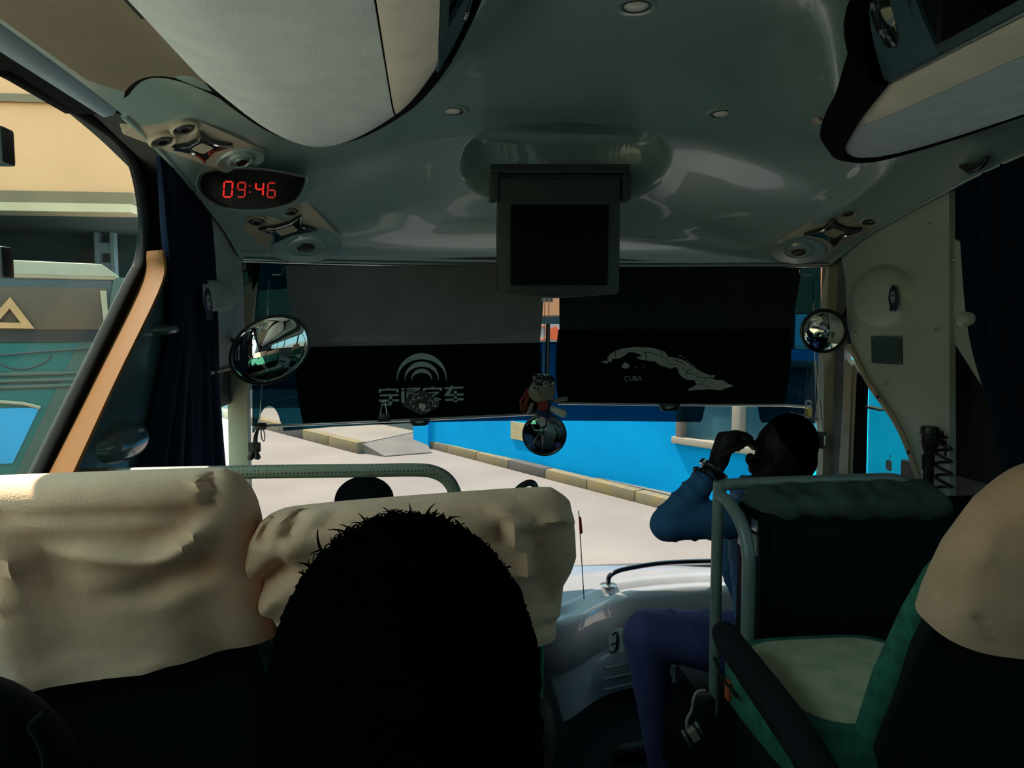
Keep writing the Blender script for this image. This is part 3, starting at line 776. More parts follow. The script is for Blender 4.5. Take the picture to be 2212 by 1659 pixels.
# second panel towards the curtain
rp2_ = prism('trim_23', [YZ(x, y, 1.15) for x, y in ((2049, 700), (2048, 535), (2055, 514), (2078, 518), (2250, 610), (2260, 1050), (2153, 862), (2056, 711))], -.02, 0, M_PANEL, yzframe(1.15), bev=.0)
struct(rp2_, 'grey triangular panel beside the right curtain')
bulge('handle_boss', 2106, 690, 1.13, 22, .05, M_PANEL, rp2_, -1)
for x, y in ((2060, 562), (2066, 692)): screw(x, y, 1.13, -1, rp2_)
# right wall behind, with windows further back
XR = 1.2
for k_, (lo, hi, lab) in enumerate((((XR, BACK, .9), (XR + .04, 2.5, 2.02), 'right wall below the windows'), ((XR, BACK, 2.93), (XR + .04, 2.98, 3.2), 'right wall above the windows'), ((XR, 1.85, 2.02), (XR + .04, 2.43, 2.93), 'dark wall behind the right curtain'))):
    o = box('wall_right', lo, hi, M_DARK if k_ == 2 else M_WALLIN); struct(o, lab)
wg = box('window_4', (XR + .01, BACK, 2.02), (XR + .018, 1.85, 2.93), glass('right_glass', (0.34, 0.40, 0.40), 0.05)); struct(wg, 'right side windows behind the picture edge')
for y in (-4.6, -2.9, -1.2, .5): box('window_pillar', (XR - .01, y - .05, 2.0), (XR + .03, y + .05, 2.95), M_WALLIN, wg)
o = box('wall_right', (XR, 2.43, 2.38), (XR + .04, 3.0, 2.93), M_WALLIN); struct(o, 'wall behind the right corner panel')
# entrance door
door = bpy.data.objects.new('door_1', None); COL.objects.link(door); door.location = (1.2, 2.65, .95); struct(door, 'entrance door with a cream frame beside the windscreen')
XD = 1.19
def dpoly(name, pts, h0, h1, m, X=XD, bev=0.0): return prism(name, [YZ(x, y, X) for x, y in pts], h0, h1, m, yzframe(X), door, bev=bev)
dpoly('outer_frame', [(1822, 1300), (1828, 1000), (1842, 775), (1856, 790), (1848, 1000), (1840, 1300)], -.03, 0, M_BEIGE, bev=.004)
dpoly('door_frame', [(1838, 1300), (1846, 1000), (1856, 785), (1872, 812), (1862, 1000), (1852, 1300)], -.02, .012, M_DOORCREAM, bev=.005)
dpoly('door_seal', [(1850, 1300), (1858, 1000), (1867, 805), (1874, 812), (1870, 1000), (1863, 1300)], -.03, .004, M_RUBBER)
dpoly('door_pane', [(1860, 1300), (1866, 1000), (1870, 790), (1960, 790), (2100, 900), (2100, 1300)], .014, .020, glass('door_glass', (0.36, 0.42, 0.38), 0.03))
dpoly('door_bar', [(1860, 872), (1912, 884), (1912, 888), (1860, 877)], -.02, .012, M_BLACKPL)
dpoly('door_panel', [(1820, 1300), (2100, 1300), (2100, 2200), (1820, 2200)], 0, .03, M_WALLIN)
for x, y in ((1826, 892), (1818, 1025)):
    p = PXX(x, y, XD - .012); lathe('screw', [(.008, 0), (.008, .005), (0, .007)], M_SCREW, frame(p, (0, -1, 0), (0, 0, 1)), door, seg=10)
def ap_outline():
    pts = []
    for k in range(40):
        a = 2 * math.pi * k / 40
        r = 1 + .10 * math.cos(2 * a) * 0 - .16 * math.exp(-((a - math.pi / 2) / .35) ** 2) - .10 * math.exp(-((a - 3 * math.pi / 2) / .3) ** 2)
        x, y = r * math.cos(a) * .92, r * math.sin(a)
        d = math.hypot(x - 1.05, y - .12)
        if d < .42: x = 1.05 - math.sqrt(max(.42 ** 2 - (y - .12) ** 2, 0))
        pts.append((x, y))
    return pts
ay, az = YZ(1921, 1005, XD + .012)
sk = thing('door_sticker', 'grey bitten apple sticker low on the entrance door glass', 'sticker', (XD, ay, az))
M_APPLE = mat('sticker_grey', (0.16, 0.27, 0.28), rough=0.6, nscale=12)
ra_ = .022
prism('sticker_body', [(ay - x * ra_ * 1.0, az + y * ra_) for x, y in ap_outline()], -.002, 0, M_APPLE, yzframe(XD + .012), sk)
prism('sticker_leaf', [(ay - .001, az + .024), (ay - .006, az + .031), (ay - .009, az + .04), (ay - .003, az + .035)], -.002, 0, M_APPLE, yzframe(XD + .012), sk)
# portrait stickers on the corner bulges (plain generic portrait)
def portrait(px, py, X, s, w, h, lab):
    y, z = YZ(px, py, X)
    t = thing('portrait_sticker', lab, 'sticker', (X, y, z))
    mt = frame((X, y, z), (0, s, 0), (0, 0, 1))
    head = [(-.34, -.20), (-.42, .02), (-.36, .24), (-.20, .40), (.02, .46), (.24, .36), (.36, .16), (.44, -.06), (.40, -.26), (.46, -.42), (.30, -.50), (.10, -.44), (-.10, -.50), (-.26, -.44), (-.24, -.30)]
    prism('hair_shape', [(a * w, b * h) for a, b in head], 0, .0015, M_STICK, mt, t)
    prism('face_shape', [(a * w, b * h) for a, b in ((-.18, .20), (.02, .25), (.20, .16), (.22, -.06), (.10, -.20), (-.06, -.18), (-.17, -.02))], .0015, .0024, M_STICKL, mt, t)
    prism('eye_shape', [(a * w, b * h) for a, b in ((-.12, .12), (.16, .10), (.15, .05), (-.11, .07))], .0024, .003, M_STICK, mt, t)
    prism('mouth_shape', [(a * w, b * h) for a, b in ((-.04, -.08), (.12, -.09), (.10, -.13), (-.02, -.12))], .0024, .003, M_STICK, mt, t)
portrait(1929, 643, XPR - .0405, -1, .058, .092, 'navy portrait sticker on the grey bulge right of the windscreen')
portrait(449, 655, XPL + .036, 1, .10, .10, 'navy portrait sticker on the left corner bulge beside the curtain')

# ================================================================== CURTAINS
def curtain(name, lab, X, s, fr_, bk, nf, amp):
    t = thing(name, lab, 'curtain', (X, YZ(*fr_[-1], X)[0], YZ(*fr_[-1], X)[1]))
    f = [YZ(x, y, X) for x, y in fr_]; b = [YZ(x, y, X) for x, y in bk]
    F = catmull([(0, y, z) for y, z in f], 8); B = catmull([(0, y, z) for y, z in b], 8)
    rows = []
    for j, (p, q) in enumerate(zip(F, B)):
        r = []
        for k in range(81):
            u = k / 80; y = p.y + (q.y - p.y) * u; z = p.z + (q.z - p.z) * u
            a = amp * (math.sin(u * nf * 2 * math.pi + .6 * math.sin(j * .15)) + .35 * math.sin(u * nf * 4.7 * math.pi + 1))
            r.append((X + s * (.02 + a), y + .012 * math.sin(u * nf * 2 * math.pi + 1.2), z))
        rows.append(r)
    grid('cloth', rows, M_CURTAIN, t, thick=.003)
    top = [Vector(p) + Vector((0, 0, .01)) for p in rows[0][::8]]
    tube('curtain_rail', [top[0] + Vector((0, .05, 0))] + top + [top[-1] + Vector((0, -.1, 0))], .008, M_BLACKPL, t, seg=8)
    return t
curtain('window_curtain', 'navy curtain gathered beside the left window', -1.135, 1,
        [(418, 350), (436, 520), (446, 680), (456, 830), (478, 1060)], [(326, 310), (336, 480), (352, 680), (322, 860), (278, 1070)], 5, .013)
curtain('window_curtain', 'navy curtain hanging at the right edge beside the grey panels', 1.135, -1,
        [(2094, 352), (2104, 520), (2122, 720), (2160, 880), (2200, 1080)], [(2420, 200), (2420, 450), (2430, 700), (2440, 900), (2450, 1100)], 6, .014)

# ================================================================== LUGGAGE RACKS
def zrack(X, Y):
    yf = yfront(X); d = max(yf - Y, 0)
    z = 2.93 + .10 * max(0, X - .74) ** 1.5 * 6 + .02 * max(0, (.51 - X) / .08) ** 1.5
    return z + .012 * math.exp(-d / .05)
def rack(s, lab, side):
    t = thing('luggage_rack', lab, 'luggage rack', (s * .65, 0, 2.93), 'overhead luggage racks')
    def strip_(name, x0, x1, m, n):
        rows = []
        for i in range(n + 1):
            X = x0 + (x1 - x0) * i / n; yf = yfront(X)
            ys = list(np.linspace(BACK, 1.0, 8)) + [1.0 + (yf - 1.0) * (k / 26) ** .8 for k in range(1, 27)]
            rows.append([(s * X, y, zrack(X, y)) for y in ys])
        grid(name, rows, m, t, thick=.006)
    strip_('bottom_panel', .516, .86, M_RACKBLUE, 24)
    strip_('light_strip', .43, .513, M_RACKBEIGE, 8)
    # rubber rim round the front end
    ctr = Vector((.62, 1.3, 0)); inner, mid, outer = [], [], []
    for i, v in enumerate(outs):
        tn = (outs[min(i + 1, len(outs) - 1)] - outs[max(i - 1, 0)]).normalized(); nn = Vector((tn.y, -tn.x, 0))
        if nn.dot(v - ctr) < 0: nn = -nn
        z = zrack(v.x, v.y)
        inner.append((s * v.x, v.y, z - .004)); a = v + nn * .030; b = v + nn * .052
        mid.append((s * a.x, a.y, z + .004)); outer.append((s * b.x, b.y, cap0(b.x, b.y) + .004))
    grid('rim_rubber', [inner, mid, outer], M_RUBBER, t, thick=.01)
    tube('rim_rubber', [(s * x, y, z) for x, y, z in ((.346, BACK, 3.128), (.346, -2, 3.128), (.346, .2, 3.128), (.346, 1.0, 3.126), (.348, 1.25, 3.122), (.366, 1.42, 3.09), (.405, 1.47, 3.02), (.44, 1.47, 2.965))], .024, M_RUBBER, t, seg=10, smoothn=4)
    # front end piece of the inner side, opening behind it
    def side(y0, y1, zf0, zf1, m, name, n=8):
        rows = []
        for k in range(n + 1):
            y = y0 + (y1 - y0) * k / n
            rows.append([(s * (.432 - .075 * f - .01 * math.sin(math.pi * f)), y - .05 * f * (1 if y > 1.3 else 0), 2.952 + .165 * f) for f in np.linspace(zf0, zf1, 6)])
        return grid(name, rows, m, t, thick=.008)
    side(1.27, 1.43, 0, 1, M_BLUEPL, 'end_piece')
    side(BACK, 1.27, 0, .12, M_TEALPANEL, 'lower_lip', 2)
    side(BACK, 1.27, .9, 1, M_TEALPANEL, 'upper_lip', 2)
    tube('edge_bead', [(s * .428, BACK, 2.953), (s * .428, 1.40, 2.953)], .004, M_ALU, t, seg=6)
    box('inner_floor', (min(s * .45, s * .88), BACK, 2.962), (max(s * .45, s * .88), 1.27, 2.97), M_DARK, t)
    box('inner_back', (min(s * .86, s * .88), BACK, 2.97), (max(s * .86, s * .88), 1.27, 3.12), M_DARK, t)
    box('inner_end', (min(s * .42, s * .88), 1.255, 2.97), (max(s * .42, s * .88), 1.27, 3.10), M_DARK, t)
    # reading lamp bezel on the end piece
    mt = frame((s * .383, 1.36, 3.052), (0, 1, 0), (-s * .42, 0, 1) if s > 0 else (.42, 0, 1))
    if (mt.to_3x3() @ Vector((0, 0, 1))).x * s > 0: mt = mt @ Matrix.Rotation(math.pi, 4, 'X')
    lathe('lamp_bezel', [(1, 0), (.96, .006), (.6, .014), (0, .016)], M_SMOKE, mt, t, seg=28, sx=.030, sy=.058)
    for dx in (-.025, .025): lathe('lamp_button', [(.009, .010), (.008, .018), (0, .020)], M_CHROME, mt @ Matrix.Translation((0, dx, 0)), t, seg=14)
    for k in range(3): box('vent_slit', (-.003 + .010 * k, -.082, -.006), (.001 + .010 * k, -.062, .004), M_BLACKPL, t, mtx=mt)
    return t
rack(-1, 'overhead luggage rack above the left seats, seen from below', 'left')
rack(1, 'overhead luggage rack above the right seats with open dark shelf', 'right')
bag = blob('travel_bag', [((.62, .2, 3.02), .045, (.62, .75, 3.02), .05), ((.55, .3, 3.0), .04, (.56, .7, 3.01), .035)], [], mat('bag_teal', (0.02, 0.05, 0.055), nscale=8), vox=.012)
tag(bag, 'dark teal travel bag inside the right luggage rack', 'bag')
# ================================================================== CEILING FITTINGS
def downlight(px, py, lab):
    p = caphit(px, py); n = capnormal(p)
    mt = frame(p, (1, 0, 0), n.cross(Vector((1, 0, 0))))
    if (mt.to_3x3() @ Vector((0, 0, 1))).dot(n) < 0: mt = mt @ Matrix.Rotation(math.pi, 4, 'X')
    t = thing('downlight', lab, 'lamp', p, 'round ceiling downlights')
    lathe('rim', [(.046, -.004), (.046, .004), (.042, .008), (.030, .006), (.030, -.002), (.027, -.003)], M_CAP, mt, t)
    lathe('seat_ring', [(.0300, .002), (.0300, .0075), (.0275, .0075), (.0275, .002)], M_BLACKPL, mt, t)
    lathe('lens', [(.0275, .003), (.020, .0085), (.010, .011), (0, .0115)], M_LENS, mt, t)
downlight(978, 236, 'round ceiling downlight by the tip of the left rack')
downlight(1558, 242, 'round ceiling downlight right of the folding screen')
downlight(1374, 8, 'round ceiling downlight cut by the top of the picture')
# small hinge catch on the shell
p = caphit(1777, 253); n = capnormal(p)
mt = frame(p, (0, 1, .0), n.cross(Vector((0, 1, 0))))
if (mt.to_3x3() @ Vector((0, 0, 1))).dot(n) < 0: mt = mt @ Matrix.Rotation(math.pi, 4, 'X')
t = thing('ceiling_latch', 'small figure-eight latch on the right ceiling shell', 'latch', p)
for d in (-.022, .022): lathe('latch_eye', [(.016, -.002), (.016, .004), (.011, .006), (0, .004)], M_BEZELBEIGE, mt @ Matrix.Translation((d, 0, 0)), t, seg=16, sx=1.3, sy=.7)
lathe('latch_pin', [(.006, 0), (.006, .008), (0, .009)], M_BLACKPL, mt, t, seg=10)

# service panels with vents, reading lamp and speaker
def service(c, u, v, lab, su=1.0, sv=1.0, lift=.012):
    """c centre, u long direction, v short direction (picture points)"""
    pc = caphit(*c); pu = caphit(*u); pv = caphit(*v)
    ax = (pu - pc); ay_ = (pv - pc); L, Wd = ax.length, ay_.length
    mt = frame(pc, ax, ay_)
    n = mt.to_3x3() @ Vector((0, 0, 1)); flip = 1
    if n.dot(CAM - pc) < 0:
        mt = frame(pc, ax, -ay_)
    n = mt.to_3x3() @ Vector((0, 0, 1)); mt = Matrix.Translation(n * lift) @ mt
    t = thing('service_panel', lab, 'overhead panel', pc, 'overhead service panels')
    prism('plate', rrect(2 * L, 2 * Wd, .012), -.03, .004, M_BEZELBEIGE, mt, t, bev=.002)
    for s in (-1, 1):
        m2 = mt @ Matrix.Translation((-L * .52, s * Wd * .48, .004))
        vr_ = lathe('vent_ring', [(.034, 0), (.034, .008), (.028, .012), (.024, .006), (.024, .0)], M_BEZELBEIGE, m2, t, seg=24)
        lathe('vent_ball', [(.024, .002), (.019, .010), (.010, .012), (.009, .004), (0, .003)], M_BLACKPL, m2, vr_, seg=20)
    lc_ = prism('lamp_cover', [(-L * .18, -Wd * .2), (-L * .30, -Wd * .62), (L * .02, -Wd * .42), (L * .34, -Wd * .66), (L * .24, 0), (L * .34, Wd * .66), (L * .02, Wd * .42), (-L * .30, Wd * .62), (-L * .18, Wd * .2)], .004, .016, M_SMOKE, mt, t, bev=.006)
    prism('lamp_badge', rrect(L * .22, Wd * .5, .004), .016, .018, M_BEZELBEIGE, mt, lc_)
    for s in (-1, 1): tube('lamp_edge', [mt @ Vector((L * .34, s * Wd * .66, .016)), mt @ Vector((L * .02, s * Wd * .42, .018)), mt @ Vector((-L * .30, s * Wd * .62, .016))], .0025, M_CHROME, lc_, seg=6, smoothn=5)
    m2 = mt @ Matrix.Translation((L * .82, 0, .0))
    R_ = Wd * .98
    sb_ = lathe('speaker_bowl', [(R_, -.01), (R_, .004), (R_ * .93, .010), (R_ * .80, .008), (R_ * .55, .004), (R_ * .52, .010), (R_ * .44, .012), (R_ * .40, .006), (R_ * .30, .006), (R_ * .26, .012), (R_ * .16, .013), (0, .008)], M_CAP, m2, t, seg=30)
    lathe('speaker_core', [(R_ * .25, .0125), (R_ * .20, .016), (R_ * .12, .012), (0, .012)], M_BLACKPL, m2, sb_, seg=20)
    return t
service((618, 482), (668, 530), (695, 462), 'overhead lamp and vent panel in front of the clock')
service((1802, 488), (1710, 542), (1840, 512), 'overhead lamp and vent panel at the right front corner')
service((430, 298), (532, 341), (380, 322), 'overhead lamp and vent panel behind the clock')
p = caphit(2085, 356)
hk = thing('coat_hook', 'small dark coat hook on the right ceiling edge', 'hook', p)
tube('hook_arm', [p, p + Vector((-.005, -.03, -.018)), p + Vector((-.01, -.08, -.016)), p + Vector((-.01, -.1, 0))], [.012, .013, .009, .005], M_BLACKPL, hk, seg=8, smoothn=4)
lathe('hook_base', [(.016, 0), (.014, .008), (0, .009)], M_BLACKPL, frame(p, (1, 0, 0), (0, -1, .2)), hk, seg=14)

# ---- digital clock
YC = 2.20
ck = thing('digital_clock', 'dark oval housing of a red digital clock reading 09:46', 'clock', PY(550, 405, YC + .05))
def cpx(x, y): q = PY(x, y, YC); return (q.x, q.z)
fc = frame((0, YC, 0), (1, 0, 0), (0, 0, 1))
outl = [(418, 395), (428, 372), (470, 362), (540, 360), (610, 368), (655, 378), (668, 382), (664, 402), (645, 432), (610, 447), (550, 455), (480, 450), (440, 430), (424, 412)]
ol = catmull([(*cpx(x, y), 0) for x, y in outl], 5, closed=True)
cxm = cpx(545, 405)
def ringc(k, dy, dz=0): return [(cxm[0] + (v.x - cxm[0]) * k, YC + dy, cxm[1] + dz + (v.y - cxm[1]) * k) for v in ol]
loft('housing', [ringc(.55, .26, .04), ringc(.9, .18, .03), ringc(1.02, .09, .01), ringc(1.0, .02), ringc(.965, .0), ringc(.93, .006), ringc(.90, .012)], M_CAP, ck)
cf_ = loft('face', [ringc(.905, .010), ringc(.88, .008), ringc(.4, .006)], M_SCREEN, ck)
tube('face_rim', [Vector(q) + Vector((0, -.001, 0)) for q in ringc(.925, .006)], .003, M_BLACKPL, ck, seg=6, closed=True)
SEG = {'0': 'abcdef', '9': 'abcdfg', '4': 'bcfg', '6': 'acdefg'}
def digit(ch, x0, x1, y0, y1, sk):
    w, h = x1 - x0, y1 - y0
    L = {'a': ((0, 0), (1, 0)), 'b': ((1, 0), (1, .5)), 'c': ((1, .5), (1, 1)), 'd': ((0, 1), (1, 1)), 'e': ((0, .5), (0, 1)), 'f': ((0, 0), (0, .5)), 'g': ((0, .5), (1, .5))}
    for k in SEG[ch]:
        (a, b), (c, d) = L[k]
        ga = .12
        A = Vector((x0 + (a + (c - a) * ga) * w - sk * (b + (d - b) * ga), y0 + (b + (d - b) * ga) * h)); B = Vector((x0 + (c - (c - a) * ga) * w - sk * (d - (d - b) * ga), y0 + (d - (d - b) * ga) * h))
        dv = (B - A).normalized(); nv = Vector((-dv.y, dv.x)) * 1.7
        pts = [A - dv * 1 , A + nv, B + nv, B + dv * 1, B - nv, A - nv]
        prism('digit_segment', [cpx(*p_) for p_ in pts], -.004, -.002, M_RED if ch in '04' else M_REDDIM, fc, cf_)
digit('0', 484, 502, 392, 425, 2); digit('9', 514, 530, 394, 425, 2); digit('4', 553, 569, 394, 423, 2); digit('6', 579, 595, 395, 426, 2)
for y in (401, 415): prism('digit_segment', [cpx(539 + a, y + b) for a, b in ((-1.5, -1.5), (1.5, -1.5), (1.5, 1.5), (-1.5, 1.5))], -.004, -.002, M_REDDIM, fc, cf_)

# ---- folding screen
YT = 2.50
tv = thing('ceiling_screen', 'fold-down screen hanging from the ceiling with a dark display', 'screen', PY(1207, 380, YT))
def tpx(x, y, Y=YT): q = PY(x, y, Y); return (q.x, q.z)
ft_ = frame((0, YT, 0), (1, 0, 0), (0, 0, 1))
case = [(1078, 384), (1340, 384), (1340, 500), (1338, 628), (1334, 634), (1256, 640), (1207, 643), (1160, 641), (1086, 634), (1077, 627), (1075, 500)]
prism('case', [tpx(x, y) for x, y in case], -.06, 0, M_TVCASE, ft_, tv, bev=.006)
dp_ = prism('display', [tpx(x, y) for x, y in ((1104, 443), (1314, 443), (1312, 616), (1104, 616))], 0, .0015, M_SCREEN, ft_, tv)
for a, b, c, d in (((1101, 440), (1317, 440), (1314, 443), (1104, 443)), ((1101, 440), (1104, 443), (1104, 616), (1101, 619)), ((1317, 440), (1315, 619), (1312, 616), (1314, 443)), ((1101, 619), (1104, 616), (1312, 616), (1315, 619))):
    prism('display_edge', [tpx(*q) for q in (a, b, c, d)], 0, .004, M_BLACKPL, ft_, dp_)
prism('finger_notch', [tpx(x, y) for x, y in ((1160, 640), (1175, 634), (1207, 631), (1240, 634), (1256, 640))], 0, .003, M_BLACKPL, ft_, tv)
prism('warning_mark', [tpx(x, y) for x, y in ((1319, 615), (1332, 615), (1326, 605))], 0, .0012, M_BLACKPL, ft_, tv)
mt = frame(PY(1212, 423, YT - .001), (1, 0, 0), (0, 0, 1))
text('maker_name', 'ROYAL', mt, .018, M_BLACKPL, tv)
for x0, x1 in ((1057, 1076), (1342, 1362)):
    prism('hinge_arm', [tpx(x, y) for x, y in ((x0 + 2, 376), (x1, 374), (x1, 428), (x1 - 4, 434), (x0 + 1, 433))], -.05, .012, M_TVCASE, ft_, tv, bev=.004)
tube('hinge_bar', [PY(1060, 381, YT + .02), PY(1360, 381, YT + .02)], .014, M_BLACKPL, tv, seg=12)
rows = [[PY(x, 374, YT + .0), PY(x, 368, YT + .04), PY(x, 362, YT + .1)] for x in (1060, 1130, 1207, 1290, 1360)]
grid('hinge_plate', rows, M_TVCASE, tv, thick=.012)

# ================================================================== BLINDS WITH PRINTS
YBL = 2.90
def bpx(x, y, Y=YBL): q = PY(x, y, Y); return (q.x, q.z)
fb = frame((0, YBL, 0), (1, 0, 0), (0, 0, 1))
def sheet(name, tl, tr, br, bl, belly, m, parent, Y=YBL, sag=0, n=20, th=.002, wav=0):
    rows = []
    for j in range(n + 1):
        v = j / n; r = []
        for i in range(n * 2 + 1):
            u = i / (n * 2)
            x = (tl[0] * (1 - u) + tr[0] * u) * (1 - v) + (bl[0] * (1 - u) + br[0] * u) * v
            y = (tl[1] * (1 - u) + tr[1] * u) * (1 - v) + (bl[1] * (1 - u) + br[1] * u) * v
            sx = (u - .5) * 2
            x += sag * math.sin(math.pi * v) * sx * abs(sx) * -1
            p = PY(x, y, Y); p.y -= belly * math.cos(math.pi * v * .5)
            p.y -= wav * math.sin(u * 9 + v * 2) * v
            r.append(p)
        rows.append(r)
    return grid(name, rows, m, parent, thick=th)
bl1 = thing('roller_blind', 'black roller blind with arc emblem and lettering on the driver side', 'blind', PY(900, 900, YBL))
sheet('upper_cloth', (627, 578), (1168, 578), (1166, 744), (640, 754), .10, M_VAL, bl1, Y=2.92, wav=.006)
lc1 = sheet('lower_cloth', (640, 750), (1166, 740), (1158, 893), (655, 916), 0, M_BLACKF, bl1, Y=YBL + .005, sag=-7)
bl2 = thing('roller_blind', 'black roller blind with a grey map of an island on the door side', 'blind', PY(1450, 870, YBL))
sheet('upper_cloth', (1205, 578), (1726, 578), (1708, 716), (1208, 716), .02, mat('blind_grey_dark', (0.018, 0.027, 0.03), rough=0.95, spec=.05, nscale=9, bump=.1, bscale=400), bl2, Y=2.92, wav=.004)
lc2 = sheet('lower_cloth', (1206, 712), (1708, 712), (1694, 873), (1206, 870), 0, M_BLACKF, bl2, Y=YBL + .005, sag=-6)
tube('bottom_bar', [PY(548, 922, YBL), PY(652, 917, YBL), PY(905, 906, YBL), PY(1165, 893, YBL)], .0065, M_ALU, bl1, seg=8)
tube('bottom_bar', [PY(1205, 871, YBL), PY(1450, 874, YBL), PY(1694, 875, YBL), PY(1752, 880, YBL)], .0055, M_ALU, bl2, seg=8)
for x, y, b in ((908, 909, bl1), (1447, 877, bl2)):
    prism('pull_handle', [bpx(x + a, y + c, YBL - .004) for a, c in ((-24, -4), (22, -5), (17, 7), (11, 10), (-14, 11), (-20, 7))], -.004, .008, M_BLACKPL, frame((0, YBL - .004, 0), (1, 0, 0), (0, 0, 1)), b, bev=.002)
    prism('handle_slot', [bpx(x + a, y + c, YBL - .014) for a, c in ((-10, 1), (8, 0), (6, 5), (-8, 6))], 0, .001, M_ALU, frame((0, YBL - .013, 0), (1, 0, 0), (0, 0, 1)), b)
fpr = frame((0, YBL - .002, 0), (1, 0, 0), (0, 0, 1))
def ppr(pts, parent, name='print', m=None, h=.0015): return prism(name, [bpx(x, y, YBL - .002) for x, y in pts], 0, h, m or M_PRINT, fpr, parent)
def cres(cx, cy, ro, ri, dy, a0=4):
    o_ = [(cx + ro * math.cos(math.radians(a)), cy - ro * math.sin(math.radians(a))) for a in np.linspace(-a0, 180 + a0, 41)]
    i_ = [(cx + ri[0] * math.cos(math.radians(a)), cy + dy - ri[1] * math.sin(math.radians(a))) for a in np.linspace(180 + a0, -a0, 41)]
    return o_ + i_
ppr(cres(911, 817, 54, (52, 43), 2, 3), lc1, 'emblem_arc')
ppr(cres(911, 818, 37, (35, 28), 2, 3), lc1, 'emblem_arc')
ppr(cres(911, 819, 22.5, (21, 16), 2, 3), lc1, 'emblem_arc')
# lettering: strokes of four characters on a 0-10 grid
CH = {
 'yu': [[(4, 0), (6, 0), (6, 1), (4, 1)], [(0, .6), (10, .4), (10, 2.6), (8.8, 2.6), (8.8, 1.5), (1.2, 1.7), (1.2, 2.8), (0, 2.8)], [(.5, 3.6), (10, 3.4), (10, 4.6), (.5, 4.8)], [(0, 6.6), (10.2, 6.4), (10.2, 7.6), (0, 7.8)], [(5.2, 4.4), (6.8, 4.4), (6.8, 9.2), (6, 10), (1.4, 10), (1.4, 9), (5.2, 8.9)]],
 'tong': [[(0, 0), (1.6, 0), (1.6, 1.2), (0, 1.2)], [(0, 2), (1.6, 2), (1.6, 8.4), (2.4, 9), (10, 9), (10, 10), (1.8, 10), (0, 8.6)], [(2.6, 0), (9.6, -.2), (9.6, .8), (7.2, 2.1), (2.6, 2.1), (2.6, 1.5), (6.2, 1.4), (7.4, .8), (2.6, .9)], [(2.6, 2.6), (9.8, 2.5), (9.8, 8), (8.6, 8), (8.6, 3.4), (3.6, 3.5), (3.6, 8), (2.6, 8)], [(3.6, 4.7), (8.6, 4.6), (8.6, 5.4), (3.6, 5.5)], [(5.6, 2.8), (6.6, 2.8), (6.6, 8), (5.6, 8)]],
 'ke': [[(4.2, -.4), (6, -.4), (6, .6), (4.2, .6)], [(0, .4), (10, .2), (10, 2.2), (8.8, 2.2), (8.8, 1.2), (1.2, 1.4), (1.2, 2.4), (0, 2.4)], [(1.6, 3), (8.4, 2.6), (8.4, 3.4), (4.8, 5.8), (9.4, 6.8), (9.4, 7.6), (4.0, 6.4), (.6, 7.2), (.4, 6.4), (3.4, 5.6), (1.2, 4.4), (2, 3.9), (4.4, 4.9), (6.4, 3.6), (1.6, 3.8)], [(2, 7.4), (8.2, 7.4), (8.2, 10), (2, 10)]],
 'che': [[(3, -.4), (4.4, -.4), (4.4, .5), (3, .5)], [(0, .5), (9.8, 0), (9.8, 1), (4.2, 1.3), (2.6, 4.2), (9.9, 3.8), (9.9, 5), (0, 5.4), (0, 4.6), (2.2, 1.4), (0, 1.6)], [(.2, 7), (9.9, 6.6), (9.9, 7.8), (.2, 8.2)], [(4.8, 2.4), (6.4, 2.4), (6.4, 9), (4.8, 9)]]}
for key, x0, y0, w, h in (('yu', 818, 838, 43, 38), ('tong', 867, 838, 43, 36), ('ke', 914, 836.5, 41, 36), ('che', 960.5, 835, 41.5, 38)):
    for st_ in CH[key]:
        ppr([(x0 + a * w / 10, y0 + b * h / 10) for a, b in st_], lc1, 'letter_stroke')
# worn badge stuck over the lettering
rng = random.Random(3)
em = thing('lace_badge', 'tattered black and silver badge stuck over the blind lettering', 'badge', PY(910, 870, YBL - .01))
fe = frame((0, YBL - .006, 0), (1, 0, 0), (0, 0, 1))
def epx(x, y): q = PY(x, y, YBL - .006); return (q.x, q.z)
outb = [(910 + 37 * math.cos(a) * (1 + .10 * math.sin(5 * a)), 870 + 23 * math.sin(a) * (1 + .12 * math.cos(4 * a))) for a in np.linspace(0, 2 * math.pi, 40, endpoint=False)]
prism('backing', [epx(x, y) for x, y in outb], 0, .002, M_BLACKPL, fe, em)
M_SILV = mat('worn_silver', (0.40, 0.40, 0.34), rough=0.5, nscale=60)
for k in range(46):
    a = rng.uniform(0, 2 * math.pi); rr = rng.uniform(.45, .95)
    x, y = 910 + 36 * rr * math.cos(a), 870 + 22 * rr * math.sin(a); s_ = rng.uniform(1.0, 2.6); th = rng.uniform(0, 3.1); l_ = rng.uniform(1.0, 2.4)
    prism('silver_fleck', [epx(x + s_ * (math.cos(th) * u * l_ - math.sin(th) * v * .6), y + s_ * (math.sin(th) * u * l_ + math.cos(th) * v * .6)) for u, v in ((-1, -.6), (.4, -1), (1, .3), (-.2, .9))], .002, .0032, M_SILV, fe, em)
prism('badge_centre', [epx(911 + a, 878 + b) for a, b in ((-7, -5), (0, -7), (8, -4), (9, 2), (5, 4), (6, 9), (2, 9), (1, 5), (-5, 4))], .002, .004, mat('badge_cream', (0.55, 0.45, 0.34), nscale=40), fe, em)
